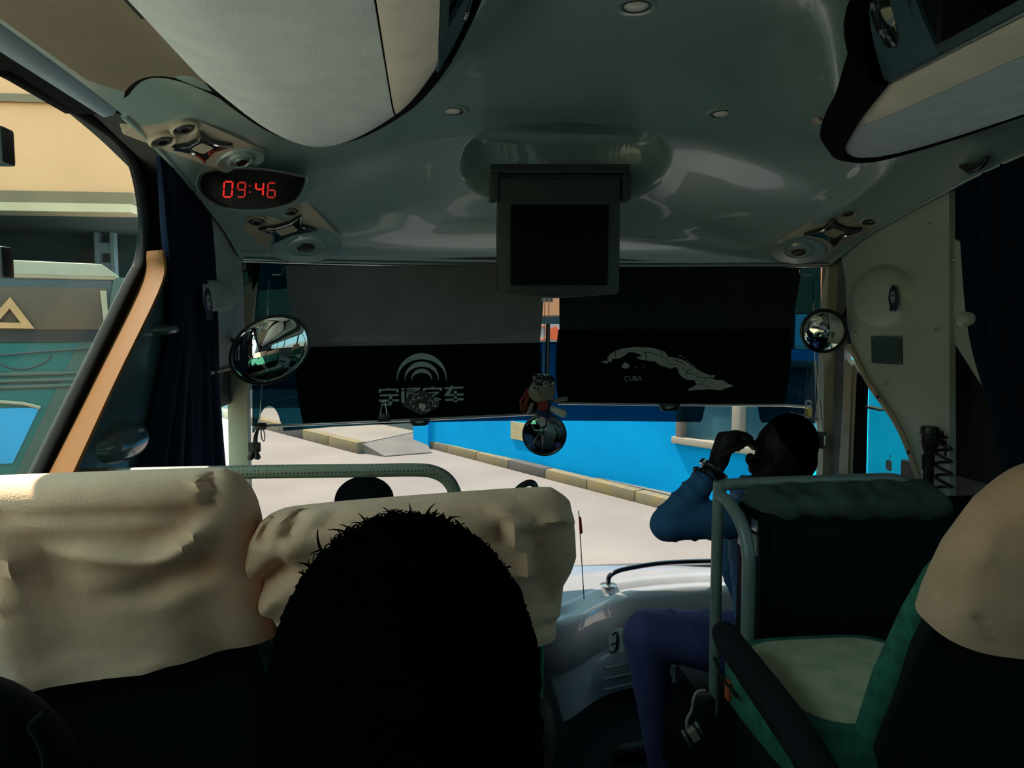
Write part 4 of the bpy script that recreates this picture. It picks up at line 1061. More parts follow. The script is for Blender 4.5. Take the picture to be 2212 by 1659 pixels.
# binder clip
bc = thing('binder_clip', 'black binder clip with wire arms on the driver side blind', 'clip', PY(829, 900, YBL - .01))
prism('clip_body', [epx(817 + a, 894 + b) for a, b in ((2, 0), (25, -1), (27, 15), (-1, 17))], -.016, .006, M_BLACKPL, fe, bc, bev=.002)
for a, b in ((822, 826), (836, 831)):
    tube('wire_arm', [PY(a, 895, YBL - .014), PY((a + b) / 2, 878, YBL - .02), PY(b, 866, YBL - .016), PY(b + 2, 870, YBL - .018)], .0014, M_ALU, bc, seg=6, smoothn=4)
# island map
def c2p(cx, cy): return (1280 + cx / 6.9125, 730 + cy / 6.9125)
ISL = [(115, 370), (180, 338), (240, 345), (216, 300), (262, 240), (330, 200), (430, 160), (520, 150), (620, 130), (740, 140), (830, 140), (930, 155), (1010, 185), (1080, 205), (1130, 285), (1250, 295), (1330, 320), (1400, 360), (1480, 420), (1560, 470), (1640, 510), (1720, 545), (1760, 560), (1825, 550), (1828, 575), (1790, 612), (1860, 628), (1960, 635), (2030, 690), (2090, 706), (2084, 728), (1980, 750), (1910, 782), (1800, 770), (1740, 765), (1560, 775), (1460, 790), (1422, 792), (1440, 758), (1540, 705), (1550, 690), (1520, 630), (1400, 625), (1340, 585), (1295, 540), (1280, 480), (1240, 430), (1180, 458), (1080, 430), (1000, 405), (930, 350), (850, 345), (800, 335), (700, 318), (640, 285), (720, 280), (726, 250), (600, 210), (530, 215), (480, 262), (400, 305), (295, 315), (285, 358), (245, 352), (196, 392), (192, 366)]
ppr([c2p(*q) for q in ISL], lc2, 'map_island')
ppr([c2p(*q) for q in ((430, 440), (450, 395), (490, 358), (512, 385), (530, 375), (552, 430), (490, 460))], lc2, 'map_islet')
for q in ([(1270, 265), (1330, 262), (1350, 280), (1300, 280)], [(1355, 288), (1385, 300), (1380, 312), (1355, 300)], [(1400, 325), (1425, 345), (1410, 352), (1395, 335)], [(1430, 360), (1468, 378), (1455, 388), (1425, 372)], [(1475, 392), (1540, 440), (1520, 445), (1470, 402)], [(630, 438), (665, 425), (672, 432), (640, 445)], [(735, 436), (768, 424), (770, 432), (745, 440)]):
    ppr([c2p(*a) for a in q], lc2, 'map_islet')
for q in ([(1030, 190), (1035, 290), (1110, 310), (1120, 385), (1240, 400), (1270, 380)], [(790, 205), (805, 330)], [(740, 205), (870, 220), (1000, 265)], [(1210, 320), (1280, 350), (1380, 400), (1345, 455), (1405, 492), (1395, 620)], [(1405, 492), (1470, 470)], [(1410, 520), (1490, 540), (1590, 585), (1705, 595), (1790, 600)], [(1705, 595), (1635, 690), (1760, 740)], [(340, 200), (345, 280)], [(1550, 690), (1635, 690)]):
    tube('map_border', [PY(*c2p(*a), YBL - .0042) for a in q], .0011, M_BLACKF, lc2, seg=4)
text('map_title', 'CUBA', frame(PY(1367.5, 818, YBL - .003), (1, 0, 0), (0, 0, 1)), .0265, M_PRINT, lc2)
# blind guide cords and hooks
def cord(lab, pts, Y, r=.0016, m=None):
    o = tube('blind_cord', [PY(x, y, Y) for x, y in pts], r, m or M_ALU, seg=6); tag(o, lab, 'cord', 'blind guide cords'); return o
cord('thin guide cord left of the driver side blind', [(581, 608), (577, 690), (566, 830), (560, 920)], 2.93)
cord('thin guide cord behind the door side mirror', [(1757, 605), (1758, 700), (1762, 870), (1768, 945)], 2.93)
for lab, pts in (('bent wire hook over the driver side blind', ((612, 578), (608, 592), (588, 594))), ('bent wire hook over the door side blind', ((1727, 582), (1730, 592), (1756, 594)))):
    o = tube('wire_hook', [PY(x, y, 2.9) for x, y in pts], .003, M_ALU, seg=6, smoothn=4); tag(o, lab, 'hook', 'wire blind hooks')
# ================================================================== MIRRORS AND DANGLERS
def mirror(px, py, Y, rx, ry, roll, nrm, lab, arm, curve=.2, m=None):
    c = PY(px, py, Y); n = Vector(nrm).normalized()
    xa = Vector((0, 0, 1)).cross(n).normalized(); ya = n.cross(xa)
    x2 = xa * math.cos(roll) + ya * math.sin(roll)
    mt = frame(c, x2, n.cross(x2))
    t = thing('round_mirror', lab, 'mirror', c, 'interior mirrors')
    lathe('housing', [(0, -.035), (.5, -.032), (.85, -.02), (1.0, -.004), (1.05, .004), (1.04, .012), (.98, .014), (.95, .008)], M_BLACKPL, mt @ Matrix.Diagonal((rx, ry, 1, 1)), t, seg=40)
    R = rx / curve
    lathe('mirror_glass', [(.965, .008)] + [(.96 * k / 8, .008 + (math.sqrt(R * R - (rx * .96 * k / 8) ** 2) - math.sqrt(R * R - (rx * .96) ** 2))) for k in range(8, 0, -1)] + [(0, .008 + R - math.sqrt(R * R - (rx * .96) ** 2))], M_MIRROR, mt @ Matrix.Diagonal((rx, ry, 1, 1)), t, seg=40)
    tube('stem', [mt @ Vector((0, 0, -.03))] + arm, .008, M_BLACKPL, t, seg=8, smoothn=4)
    return t
mirror(584, 755, 2.55, .130, .098, math.radians(33), (.22, -.97, -.02), 'large tilted oval mirror at the left end of the windscreen', [PY(520, 745, 2.62), PY(502, 735, 2.75)], .35)
mirror(1778, 715, 2.72, .079, .079, 0, (-.30, -.95, .02), 'small round convex mirror at the right end of the windscreen', [PY(1815, 690, 2.78), PY(1832, 665, 2.84)], .80)
mirror(1176, 938, 2.84, .080, .080, 0, (-.16, -.97, -.16), 'round mirror hanging under the rag doll in the centre', [PY(1176, 900, 2.9), PY(1182, 800, 2.96), PY(1184, 700, 2.98)], .30)

# rag doll hanging on cords
YD = 2.80
sc = YD / FPX
dl = thing('rag_doll', 'small rag doll with dark cap hanging in the windscreen centre', 'doll', PY(1175, 880, YD))
def D(x, y, dy=0): return PY(x, y, YD + dy)
M_DOLL = mat('doll_cloth', (0.17, 0.145, 0.10), rough=0.9, nscale=20)
M_DRED = mat('doll_red', (0.20, 0.018, 0.012), rough=0.9, nscale=20)
M_DNAVY = mat('doll_navy', (0.01, 0.014, 0.05), rough=0.9, nscale=20)
M_DWHITE = mat('doll_white', (0.40, 0.38, 0.34), rough=0.8, nscale=20)
blob('head', [], [(D(1171, 845), (.052, .036, .045))], M_DOLL, dl, vox=.004)
blob('cap', [], [(D(1172, 823, .004), (.049, .042, .028)), (D(1160, 812, -.02), (.024, .03, .010))], M_BLACKPL, dl, vox=.004)
for x, y in ((1154, 838), (1179, 829)):
    mt = frame(D(x, y, -.040), (1, 0, 0), (0, 0, 1))
    lathe('eye', [(.0095, -.008), (.0095, .003), (.0068, .004), (.0062, .001), (0, .0015)], M_DWHITE, mt, dl, seg=18)
    lathe('pupil', [(.006, .0015), (.004, .004), (0, .0045)], M_BLACKPL, mt, dl, seg=14)
tube('mouth', [D(1163, 846, -.037), D(1167, 852, -.038), D(1171, 852, -.038)], .0012, M_DRED, dl, seg=6, smoothn=3)
blob('body', [(D(1178, 870), .024, D(1176, 893), .030)], [], M_DNAVY, dl, vox=.004)
prism('bib', [(-.022, .012), (.022, .012), (.016, -.02), (-.016, -.02)], 0, .004, M_DRED, frame(D(1172, 874, -.031), (1, 0, 0), (0, 0, 1)), dl)
text('number', '5', frame(D(1182, 872, -.034), (1, 0, 0), (0, 0, 1)), .022, M_DWHITE, dl)
for a, b, ra, rb in (((1196, 866), (1222, 861), .008, .010), ((1150, 872), (1143, 892), .008, .010)): blob('arm', [(D(*a), ra, D(*b), rb)], [], M_DOLL, dl, vox=.0035)
for a, b, ra, rb in (((1190, 882), (1216, 893), .012, .016), ((1172, 900), (1172, 914), .011, .013)): blob('leg', [(D(*a, -.012), ra, D(*b, -.03), rb)], [], M_DWHITE, dl, vox=.0035)
for pts in (((1150, 835), (1136, 860), (1137, 885)), ((1142, 840), (1124, 868), (1126, 888)), ((1146, 850), (1130, 880), (1133, 893))): tube('ribbon', [D(x, y, .01) for x, y in pts], [.006, .005, .003] , M_DRED, dl, seg=6)
for x in (1177, 1186): tube('hanging_cord', [PY(x, 642, YD + .02), PY(x - 2, 740, YD + .01), PY(x - 3, 815, YD)], .0014, M_BEIGE, dl, seg=6)
hk = thing('cord_clamp', 'small metal clamp under the folding screen holding the doll cords', 'clamp', PY(1180, 645, YD + .02))
for x in (1172, 1182, 1191): box('clamp_tooth', (-.006, -.006, -.012), (.006, .006, .012), M_ALU, hk, bev=.002, mtx=Matrix.Translation(PY(x, 645, YD + .02)))
# keys and charms at the left end of the blind bar
kb = thing('key_bunch', 'bunch of dark keys and charms hanging left of the windscreen', 'keys', PY(552, 950, 2.88))
def K(x, y, d=0): return PY(x, y, 2.88 + d)
tube('strap', [K(562, 915), K(556, 930), K(553, 950), K(556, 972)], [.005, .006, .006, .004], M_BLACKPL, kb, seg=8, smoothn=4)
tube('strap', [K(560, 918, -.01), K(550, 940, -.01), K(547, 965, -.01)], .003, M_BLACKPL, kb, seg=6, smoothn=4)
tube('loop', [K(566, 918), K(572, 940), K(570, 953), K(565, 945), K(564, 925)], .002, M_BLACKPL, kb, seg=6, smoothn=4)
box('bead', (-.022, -.008, -.018), (.022, .008, .018), M_BLACKPL, kb, bev=.006, mtx=Matrix.Translation(K(550, 966)))
for x0, y0, x1, y1 in ((548, 972, 541, 993), (553, 972, 556, 992)):
    tube('key_blade', [K(x0, y0), K(x1, y1 - 4), K(x1, y1)], [.006, .013, .010], M_BLACKPL, kb, seg=8)
lathe('bar_knob', [(.012, -.02), (.014, 0), (.012, .02)], M_BLACKPL, frame(K(563, 921), (0, 0, 1), (0, 1, 0)), kb, seg=14)
# padlock, bracket and rods at the right end
pk = thing('padlock', 'small brass padlock hanging at the right end of the windscreen', 'padlock', K(1747, 890))
box('lock_body', (-.013, -.008, -.018), (.013, .008, .018), M_BRASS, pk, bev=.003, mtx=Matrix.Translation(K(1747, 892)))
tube('shackle', [K(1741, 884), K(1741, 871), K(1744, 866), K(1750, 866), K(1753, 871), K(1753, 884)], .003, M_ALU, pk, seg=8, smoothn=3)
tube('rod', [K(1708, 892, -.005), K(1740, 898, -.005), K(1775, 908, -.005)], .003, M_ALU, pk, seg=6)
tube('chain', [K(1742, 902), K(1748, 925), K(1760, 942)], .0018, M_ALU, pk, seg=6, smoothn=3)
rb = thing('release_box', 'black release box clipped to the beige right pillar', 'bracket', K(1772, 950))
box('box_body', (-.014, -.012, -.032), (.014, .02, .032), M_BLACKPL, rb, bev=.005, mtx=Matrix.Translation(K(1774, 951, -.06)))
box('box_latch', (-.003, -.016, -.02), (.006, -.011, .02), M_ALU, rb, bev=.002, mtx=Matrix.Translation(K(1776, 951, -.06)))
for a, b in (((1762, 780), (1774, 940)), ((1771, 860), (1778, 935))): tube('rod', [K(*a), K(*b, -.05)], .0022, M_ALU, rb, seg=6)
# torch and coiled cable on the right panel
tq = PXX(2008, 980, 1.07)
tc = thing('torch', 'black torch standing in a clip on the right corner panel', 'torch', PXX(2004, 1050, 1.07))
mt = frame(PXX(2003, 1055, 1.07), (1, 0, 0), (0, 1, 0))
lathe('barrel', [(.017, -.06), (.017, .10), (.019, .115)], M_BLACKPL, mt, tc, seg=20)
lathe('head', [(.019, .112), (.026, .135), (.027, .18), (.025, .19), (.020, .192), (0, .188)], M_BLACKPL, mt, tc, seg=24)
for z in (.14, .165): lathe('head_ring', [(.0265, z), (.0283, z + .003), (.0265, z + .006)], M_TVCASE, mt, tc, seg=24)
box('switch', (-.022, -.006, .06), (-.016, .006, .105), M_BLACKPL, tc, bev=.002, mtx=mt)
cc_ = thing('coiled_cable', 'black coiled cable hanging beside the torch', 'cable', PXX(2040, 1050, 1.09))
pts = []
for k in range(120):
    u = k / 119; a = u * 2 * math.pi * 4.5
    c0 = PXX(2038, 945 + 120 * u, 1.085)
    pts.append(c0 + Vector((.01 * math.cos(a), .032 * math.sin(a), 0)))
tube('coil', pts, .0048, M_BLACKPL, cc_, seg=7)
for y in (937, 955):
    p = PXX(2036, y, 1.10); lathe('clip_knob', [(.008, 0), (.009, .012), (.005, .018), (0, .018)], M_BLACKPL, frame(p, (0, -1, 0), (0, 0, 1)), cc_, seg=12)
tube('lead', [PXX(2036, 955, 1.09), PXX(2042, 956, 1.09), PXX(2042, 985, 1.088)], .004, M_BLACKPL, cc_, seg=7, smoothn=3)

# ================================================================== DASHBOARD
def Yr(X): return float(np.interp(X, [-1.2, -.9, -.4, -.05, .10, .2, .30, .45, .65, 1.2], [2.85, 2.85, 2.82, 2.68, 2.77, 2.89, 2.97, 3.01, 3.03, 3.0]))
xs = np.linspace(-1.17, 1.15, 70)
yr = np.array([Yr(x) for x in xs])
for _ in range(4): yr[1:-1] = (yr[:-2] + 2 * yr[1:-1] + yr[2:]) / 4
rows = []
for x, r in zip(xs, yr):
    yw = YW(x, 1.40) - .02
    rows.append([(x, yw, 1.36), (x, yw - .02, 1.405), (x, (yw + r) / 2 + .03, 1.425), (x, r + .07, 1.435), (x, r + .035, 1.43), (x, r + .022, 1.412), (x, r + .008, 1.405), (x, r - .012, 1.415), (x, r - .030, 1.405), (x, r - .042, 1.38), (x, r - .035, 1.30), (x, r - .01, 1.20), (x, r + .01, 1.19), (x, r + .01, 1.175), (x, r + .05, 1.05), (x, r + .08, .95)])
db = grid('dashboard', rows, M_DASH, thick=.006, angle=70)
tag(db, 'grey moulded dashboard sweeping under the windscreen', 'dashboard')
gh = thing('grab_handle', 'dark metal grab handle on top of the dashboard', 'handle', (.275, 2.99, 1.43))
tube('handle_bar', [(.275, 2.99, 1.43), (.277, 2.99, 1.465), (.30, 2.99, 1.485), (.36, 3.0, 1.497), (.52, 3.02, 1.508), (.75, 3.03, 1.505), (.92, 3.03, 1.49), (.95, 3.03, 1.44)], .010, mat('dark_chrome', (0.20, 0.22, 0.25), rough=0.15, metal=1.0, nscale=9), gh, seg=12, smoothn=5)
for x in (.275, .95): lathe('foot_plate', [(.034, 0), (.034, .004), (.02, .008), (0, .009)], M_ALU, frame((x, 2.99 + .04 * (x > .5), 1.432), (1, 0, 0), (0, 1, 0)), gh, seg=24)
vs_ = thing('dash_vents', 'row of thin bright slats low on the dashboard beside the knee', 'vent', (.45, 3.0, 1.05))
for z in (1.112, 1.060, 1.008): tube('slat', [(.25, Yr(.25) - .02 + (1.18 - z) * .28, z), (.5, Yr(.5) + (1.18 - z) * .28 - .02, z), (.75, Yr(.75) + (1.18 - z) * .28 - .02, z)], .007, M_ALU, vs_, seg=6)
# letter sticker on the dash front
js = thing('letter_sticker', 'torn white sticker with a gothic letter on the dashboard front', 'sticker', PY(1327, 1385, 2.86))
yj = 2.848
fj = frame((0, yj, 0), (1, 0, 0), (0, 0, 1))
def jpx(x, y): q = PY(x, y, yj); return (q.x, q.z)
prism('paper', [jpx(1313 + a, 1360 + b) for a, b in ((0, 18), (8, 4), (14, 0), (30, -4), (34, 0), (30, 10), (34, 46), (16, 50), (4, 56), (1, 50), (4, 40))], 0, .003, mat('paper_white', (0.85, 0.85, 0.78), nscale=20), fj, js)
tube('letter', [PY(x, y, yj - .005) for x, y in ((1322, 1372), (1332, 1366), (1334, 1380), (1332, 1402), (1322, 1410), (1316, 1406))], [.004, .003, .006, .006, .003, .002], M_BLACKPL, js, seg=6, smoothn=4)
tube('letter', [PY(x, y, yj - .005) for x, y in ((1319, 1394), (1328, 1390), (1337, 1386))], .0025, M_BLACKPL, js, seg=6)
# flag, gold ornament, black hoop handle
fg = thing('desk_flag', 'tiny red flag on a thin stick standing on the dashboard', 'flag', (.09, 2.85, 1.43))
fp0 = PY(1262, 1240, 2.85); fp1 = PY(1250, 1103, 2.85)
fp0.z = 1.432
tube('flag_stick', [fp0, fp1], .002, M_BLACKPL, fg, seg=6)
prism('flag_cloth', [(0, 0), (.010, -.01), (.016, -.07), (.004, -.075)], 0, .002, mat('flag_red', (0.65, 0.03, 0.02), nscale=30), frame(PY(1250, 1113, 2.85), (1, 0, 0), (0, 0, 1)), fg)
go = thing('gold_ornament', 'small gold filigree ornament at the foot of the windscreen', 'ornament', PY(1290, 1248, 3.2))
for k in range(5):
    c = PY(1281 + 5 * k, 1241 + 2 * (k % 2), 3.2)
    lathe('gold_scroll', [(.010, -.006), (.014, 0), (.010, .006), (.006, .004), (.006, -.004)], M_BRASS, frame(c, (1, 0, 0), (0, 0, 1)), go, seg=12)
box('base', (-.045, -.012, -.012), (.045, .012, .0), M_BRASS, go, bev=.003, mtx=Matrix.Translation(PY(1290, 1246, 3.2)))
hl = thing('hoop_handle', 'glossy black hoop handle rising beside the driver', 'handle', PY(1138, 1120, 2.55))
tube('hoop', [PY(x, y, 2.55) for x, y in ((1010, 1330), (1040, 1240), (1085, 1120), (1112, 1066), (1134, 1046), (1150, 1044), (1158, 1058), (1158, 1090), (1156, 1160), (1150, 1240), (1145, 1330))], .0115, M_SMOKE, hl, seg=12, smoothn=6)
for p in (PY(1010, 1330, 2.55), PY(1145, 1330, 2.55)): lathe('foot', [(.022, .955 - p.z), (.018, -.02), (.018, .0), (0, .0)], M_BLACKPL, frame(p, (1, 0, 0), (0, 1, 0)), hl, seg=14)
# steering wheel ahead of the driver
swc = Vector((-.66, 2.62, 1.52)); mtw = frame(swc, (1, 0, 0), (0, .55, .83))
sw = thing('steering_wheel', 'black steering wheel in front of the driver', 'steering wheel', swc)
tube('rim', [mtw @ Vector((.22 * math.cos(a), .22 * math.sin(a), 0)) for a in np.linspace(0, 2 * math.pi, 40, endpoint=False)], .014, M_BLACKPL, sw, seg=10, closed=True)
for a in (math.radians(200), math.radians(340), math.radians(90)): tube('spoke', [mtw @ Vector((.03 * math.cos(a), .03 * math.sin(a), -.02)), mtw @ Vector((.22 * math.cos(a), .22 * math.sin(a), 0))], .011, M_BLACKPL, sw, seg=8)
lathe('hub', [(.05, -.03), (.055, -.01), (.04, .006), (0, .01)], M_BLACKPL, mtw, sw, seg=20)
tube('column', [mtw @ Vector((0, 0, -.03)), mtw @ Vector((0, 0, -.22))], .035, M_BLACKPL, sw, seg=12)

# ================================================================== RAILS, CABINET, CUSHION
def gripmat():
    m = mat('perforated_grip', (0.15, 0.16, 0.12), rough=0.6)
    nt = m.node_tree; b = nt.nodes['Principled BSDF']
    tc = [n for n in nt.nodes if n.type == 'TEX_COORD'][0]
    v = nt.nodes.new('ShaderNodeTexVoronoi'); v.inputs['Scale'].default_value = 130; v.inputs['Randomness'].default_value = .15
    r = nt.nodes.new('ShaderNodeValToRGB'); r.color_ramp.elements[0].position = .25; r.color_ramp.elements[1].position = .36
    r.color_ramp.elements[0].color = (0.02, 0.022, 0.018, 1); r.color_ramp.elements[1].color = (0.15, 0.155, 0.115, 1)
    nt.links.new(tc.outputs['Object'], v.inputs['Vector']); nt.links.new(v.outputs['Distance'], r.inputs['Fac']); nt.links.new(r.outputs['Color'], b.inputs['Base Color'])
    return m
M_PERF = gripmat()
gr = thing('grip_rail', 'perforated vinyl grip rail in front of the left seats', 'rail', (-.6, 1.6, 1.25))
q = [PY(x, y, 1.6) for x, y in ((420, 1022), (560, 1019), (760, 1017), (890, 1015), (935, 1019), (966, 1036), (983, 1066), (987, 1100), (987, 1130), (987, 1160), (987, 1200))]
tube('rail_tube', [Vector((-1.18, 1.6, q[0].z))] + q + [Vector((q[-1].x, 1.6, 1.25))], .0140, M_PERF, gr, seg=14, smoothn=5)
box('modesty_panel', (-1.17, 1.59, 1.26), (q[-1].x - .04, 1.61, 1.95), M_CAB, gr, bev=.004)
lathe('wall_flange', [(.03, 0), (.03, .006), (.016, .012), (0, .012)], M_GREENGREY, frame((-1.195, 1.6, q[0].z), (0, 1, 0), (0, 0, 1)), gr, seg=16)
ra = thing('guard_rail', 'grey painted guard rail in front of the right seats', 'rail', (.3, 1.98, 1.25))
za = PY(1558, 1046, 1.98).z
xa_ = PY(1549, 1200, 1.98).x
tube('front_post', [(xa_, 1.98, 1.40), (xa_, 1.98, za - .05), (xa_ + .012, 1.98, za - .012), (xa_ + .05, 1.98, za), (.75, 1.98, za + .005), (.84, 1.975, za + .003), (.88, 1.96, za - .02), (.885, 1.95, za - .07)], .0155, M_GREENGREY, ra, seg=14, smoothn=6)
tube('rear_post', [(xa_ + .004, 1.975, za - .03), (xa_ + .006, 1.91, za - .04), (xa_ + .01, 1.845, za - .075), (xa_ + .012, 1.81, za - .13), (xa_ + .012, 1.80, za - .22), (xa_ + .012, 1.80, 1.40)], .0165, M_GREENGREY, ra, seg=14, smoothn=6)
pn = box('plinth', (.21, 1.72, 1.25), (1.17, 2.06, 1.42), M_CAB, None, bev=.012); tag(pn, 'low dark plinth under the guard rail and cabinet', 'plinth')
cb = thing('cabinet', 'black cabinet behind the guard rail on the right', 'cabinet', (.8, 1.95, 1.42))
box('body', (.405, 1.87, 1.42), (1.13, 2.02, 2.005), M_CAB, cb, bev=.006)
box('back_panel', (.43, 1.862, 1.45), (1.1, 1.87, 1.975), M_CAB, cb, bev=.003)
for z0, z1, m_ in ((1.955, 1.985, M_ALU), (1.89, 1.945, M_GREENGREY)):
    for y0, y1 in ((1.88, 1.915), (1.965, 2.0)): box('corner_band', (.398, y0, z0), (.406, y1, z1), m_, cb, bev=.002)
box('side_moulding', (.397, 1.93, 1.45), (.405, 1.955, 1.94), M_GREENGREY, cb, bev=.002)
def floral():
    m = mat('floral_cloth', (0.05, 0.075, 0.06), rough=0.95, col2=(0.022, 0.035, 0.03), nscale=14, bump=.3, bscale=200)
    return m
cu = blob('seat_cushion', [((.42, 1.945, 2.032), .036, (.90, 1.93, 2.034), .040), ((.44, 1.895, 2.018), .034, (.90, 1.885, 2.012), .040)], [], floral(), vox=.012, it=10,
          disp=lambda c: .006 * np.sin(c[:, 0] * 31) * np.sin(c[:, 1] * 40 + 1) + .004 * np.sin(c[:, 0] * 70 + c[:, 2] * 50))
tag(cu, 'rolled dark floral cushion lying on the black cabinet', 'cushion')
# belt buckle and white cable beside the post
bk = thing('belt_buckle', 'seat belt buckle with a pale label at the foot of the post', 'buckle', PY(1495, 1600, 1.80))
fbk = frame(PY(1497, 1585, 1.80), Vector((.85, 0, .5)), Vector((-.5, 0, .85)))
box('buckle_body', (-.024, -.014, -.012), (.024, .014, .012), M_BLACKPL, bk, bev=.004, mtx=fbk)
box('label', (-.010, -.0145, -.013), (.010, .0145, .013), M_BEIGE, bk, mtx=fbk)
for s in (-1, 1): box('metal_edge', (s * .020 - .004, -.016, -.014), (s * .020 + .004, .016, .014), M_ALU, bk, bev=.002, mtx=fbk)
box('belt_holder', (-.02, -.02, -.05), (.02, .02, .05), M_BLACKPL, bk, bev=.006, mtx=Matrix.Translation(PY(1523, 1545, 1.82)))
wc = tube('white_cable', [PY(x, y, 1.81) for x, y in ((1524, 1492), (1508, 1494), (1499, 1508), (1494, 1535), (1484, 1556), (1487, 1580), (1500, 1600))], .0045, M_BEIGE, seg=8, smoothn=5)
tag(wc, 'pale cable looping beside the belt holder', 'cable')
# ================================================================== SEATS
def greenmat():
    m = mat('green_upholstery', (0.02, 0.15, 0.09), rough=0.9, col2=(0.008, 0.075, 0.05), nscale=30, bump=.2, bscale=200)
    return m
M_GREEN = greenmat()
M_GBEIGE = mat('beige_upholstery', (0.50, 0.43, 0.28), rough=0.9, col2=(0.36, 0.34, 0.21), nscale=16, bump=.2, bscale=200)
def project(p):
    d = Vector(p) - CAM; w = d.dot(cF)
    return W2 + FPX * d.dot(cR) / w, H2 - FPX * d.dot(cU) / w
def seg_dist(px, py, poly):
    best = np.full(px.shape, 1e9)
    for (x0, y0), (x1, y1) in zip(poly, poly[1:]):
        dx, dy = x1 - x0, y1 - y0; L = dx * dx + dy * dy
        t = np.clip(((px - x0) * dx + (py - y0) * dy) / L, 0, 1)
        best = np.minimum(best, np.hypot(px - x0 - t * dx, py - y0 - t * dy))
    return best
def cover(name, prof, ztop, zhem, Yc, depth, folds, parent, tops, nring=64, hemslope=0.0, n_exp=3.2, drop=.06, rear=0.0):
    """cloth cover: prof(z) -> (xl, xr); closed rings from the crown to the hem, then folded"""
    rings = []
    zs = []
    for k in range(12):
        a = math.pi / 2 * (k + .15) / 12; zs.append((ztop - drop * (1 - math.sin(a)) if False else ztop - drop * (1 - math.cos(math.pi / 2 - (math.pi / 2 - a))), math.sin(a)))
    zs = [(ztop - drop * (1 - math.cos(math.pi / 2 * (k + .15) / 12)), math.sin(math.pi / 2 * (k + .15) / 12)) for k in range(12)]
    for k in range(1, 61): zs.append((ztop - drop - (ztop - drop - zhem) * k / 60, 1.0))
    for z, f in zs:
        xl, xr = prof(z); cx, a = (xl + xr) / 2, (xr - xl) / 2
        tt = max(0, (ztop - z) / max(ztop - zhem, 1e-6))
        ring_ = []
        for i in range(nring):
            th = 2 * math.pi * i / nring; c, s = math.cos(th), math.sin(th)
            ex = 2 / n_exp
            x = cx + a * math.copysign(abs(c) ** ex, c)
            y = Yc(z) + depth * (f ** .8) * math.copysign(abs(s) ** ex, s)
            zz = z + tops(x) * (1 - min(1, tt * 2.5)) + hemslope * (x - cx) * tt ** 3 - rear * .5 * (1 - s) * tt ** 2
            ring_.append((x, y, zz))
        rings.append(ring_)
    R_ = np.array(rings)                      # (n, nring, 3)
    co = R_.reshape(-1, 3)
    w = (co - np.array(CAM)) @ np.array(cF); px = W2 + FPX * ((co - np.array(CAM)) @ np.array(cR)) / w; py = H2 - FPX * ((co - np.array(CAM)) @ np.array(cU)) / w
    d = np.zeros(len(co))
    for poly, amp, wd_ in folds: d += 1.7 * amp * np.exp(-(seg_dist(px, py, poly) / wd_) ** 2)
    d += .0022 * np.sin(px * .021 + py * .013) * np.sin(py * .017 - px * .009) + .0012 * np.sin(px * .05 - py * .03)
    yc = np.array([Yc(z) for z in co[:, 2]])
    k = sstep(-.3, .25, (yc - co[:, 1]) / depth)
    co = co.copy(); co[:, 1] -= d * k
    R_ = co.reshape(R_.shape)
    o = loft(name, [list(map(tuple, r)) for r in R_], M_COVER, parent, caps=False, angle=75)
    # crown
    me = o.data; bm = bmesh.new(); bm.from_mesh(me); bm.verts.ensure_lookup_table()
    bm.faces.new([bm.verts[i] for i in range(nring)][::-1])
    bmesh.ops.recalc_face_normals(bm, faces=bm.faces[:])
    for f_ in bm.faces: f_.smooth = True
    bm.to_mesh(me); bm.free()
    return o
def superring(cx, cy, z, a, b, n=40, e=3.5): return [(cx + a * math.copysign(abs(math.cos(t)) ** (2 / e), math.cos(t)), cy + b * math.copysign(abs(math.sin(t)) ** (2 / e), math.sin(t)), z) for t in np.linspace(0, 2 * math.pi, n, endpoint=False)]
def axisY(z, ytop=1.04, ybot=1.30): return ytop + (ybot - ytop) * min(max((2.30 - z) / .60, 0), 1.1)
def seat_body(cx, t, w=.44, z1=2.25, arm=True, bx=None):
    bx = cx if bx is None else bx
    loft('back_shell', [superring(bx, axisY(z) + .012, z, w / 2 * k * .96, .032) for z, k in ((1.62, .92), (1.72, .98), (1.95, 1.0), (2.10, .92), (2.17, .74), (z1 - .04, .6), (z1 - .02, .4))], M_SHELL, t)
    loft('back_cushion', [superring(bx, axisY(z) + .045, z, w / 2 * k * .97, .040 * kk) for z, k, kk in ((1.66, .96, .9), (1.72, 1.03, 1.25), (1.85, 1.05, 1.35), (2.0, 1.02, 1.1), (2.08, .98, .8), (2.13, .9, .4))], M_GREEN, t)
    def cring(k, z): return [(cx + (w / 2 + .015) * k * c_, 1.56 + .25 * k * s_, z) for c_, s_ in [(math.copysign(abs(math.cos(a)) ** .5, math.cos(a)), math.copysign(abs(math.sin(a)) ** .5, math.sin(a))) for a in np.linspace(0, 2 * math.pi, 40, endpoint=False)]]
    loft('cushion', [cring(.9, 1.58), cring(1, 1.61), cring(1.0, 1.68), cring(.96, 1.705), cring(.88, 1.715)], M_GREEN, t)
    loft('cushion_panel', [cring(.80, 1.70), cring(.80, 1.716), cring(.74, 1.722), cring(.3, 1.726)], M_GBEIGE, t)
    for s in (-1, 1): box('leg', (cx + s * .17 - .02, 1.38, 1.25), (cx + s * .17 + .02, 1.74, 1.59), M_SHELL, t, bev=.008)
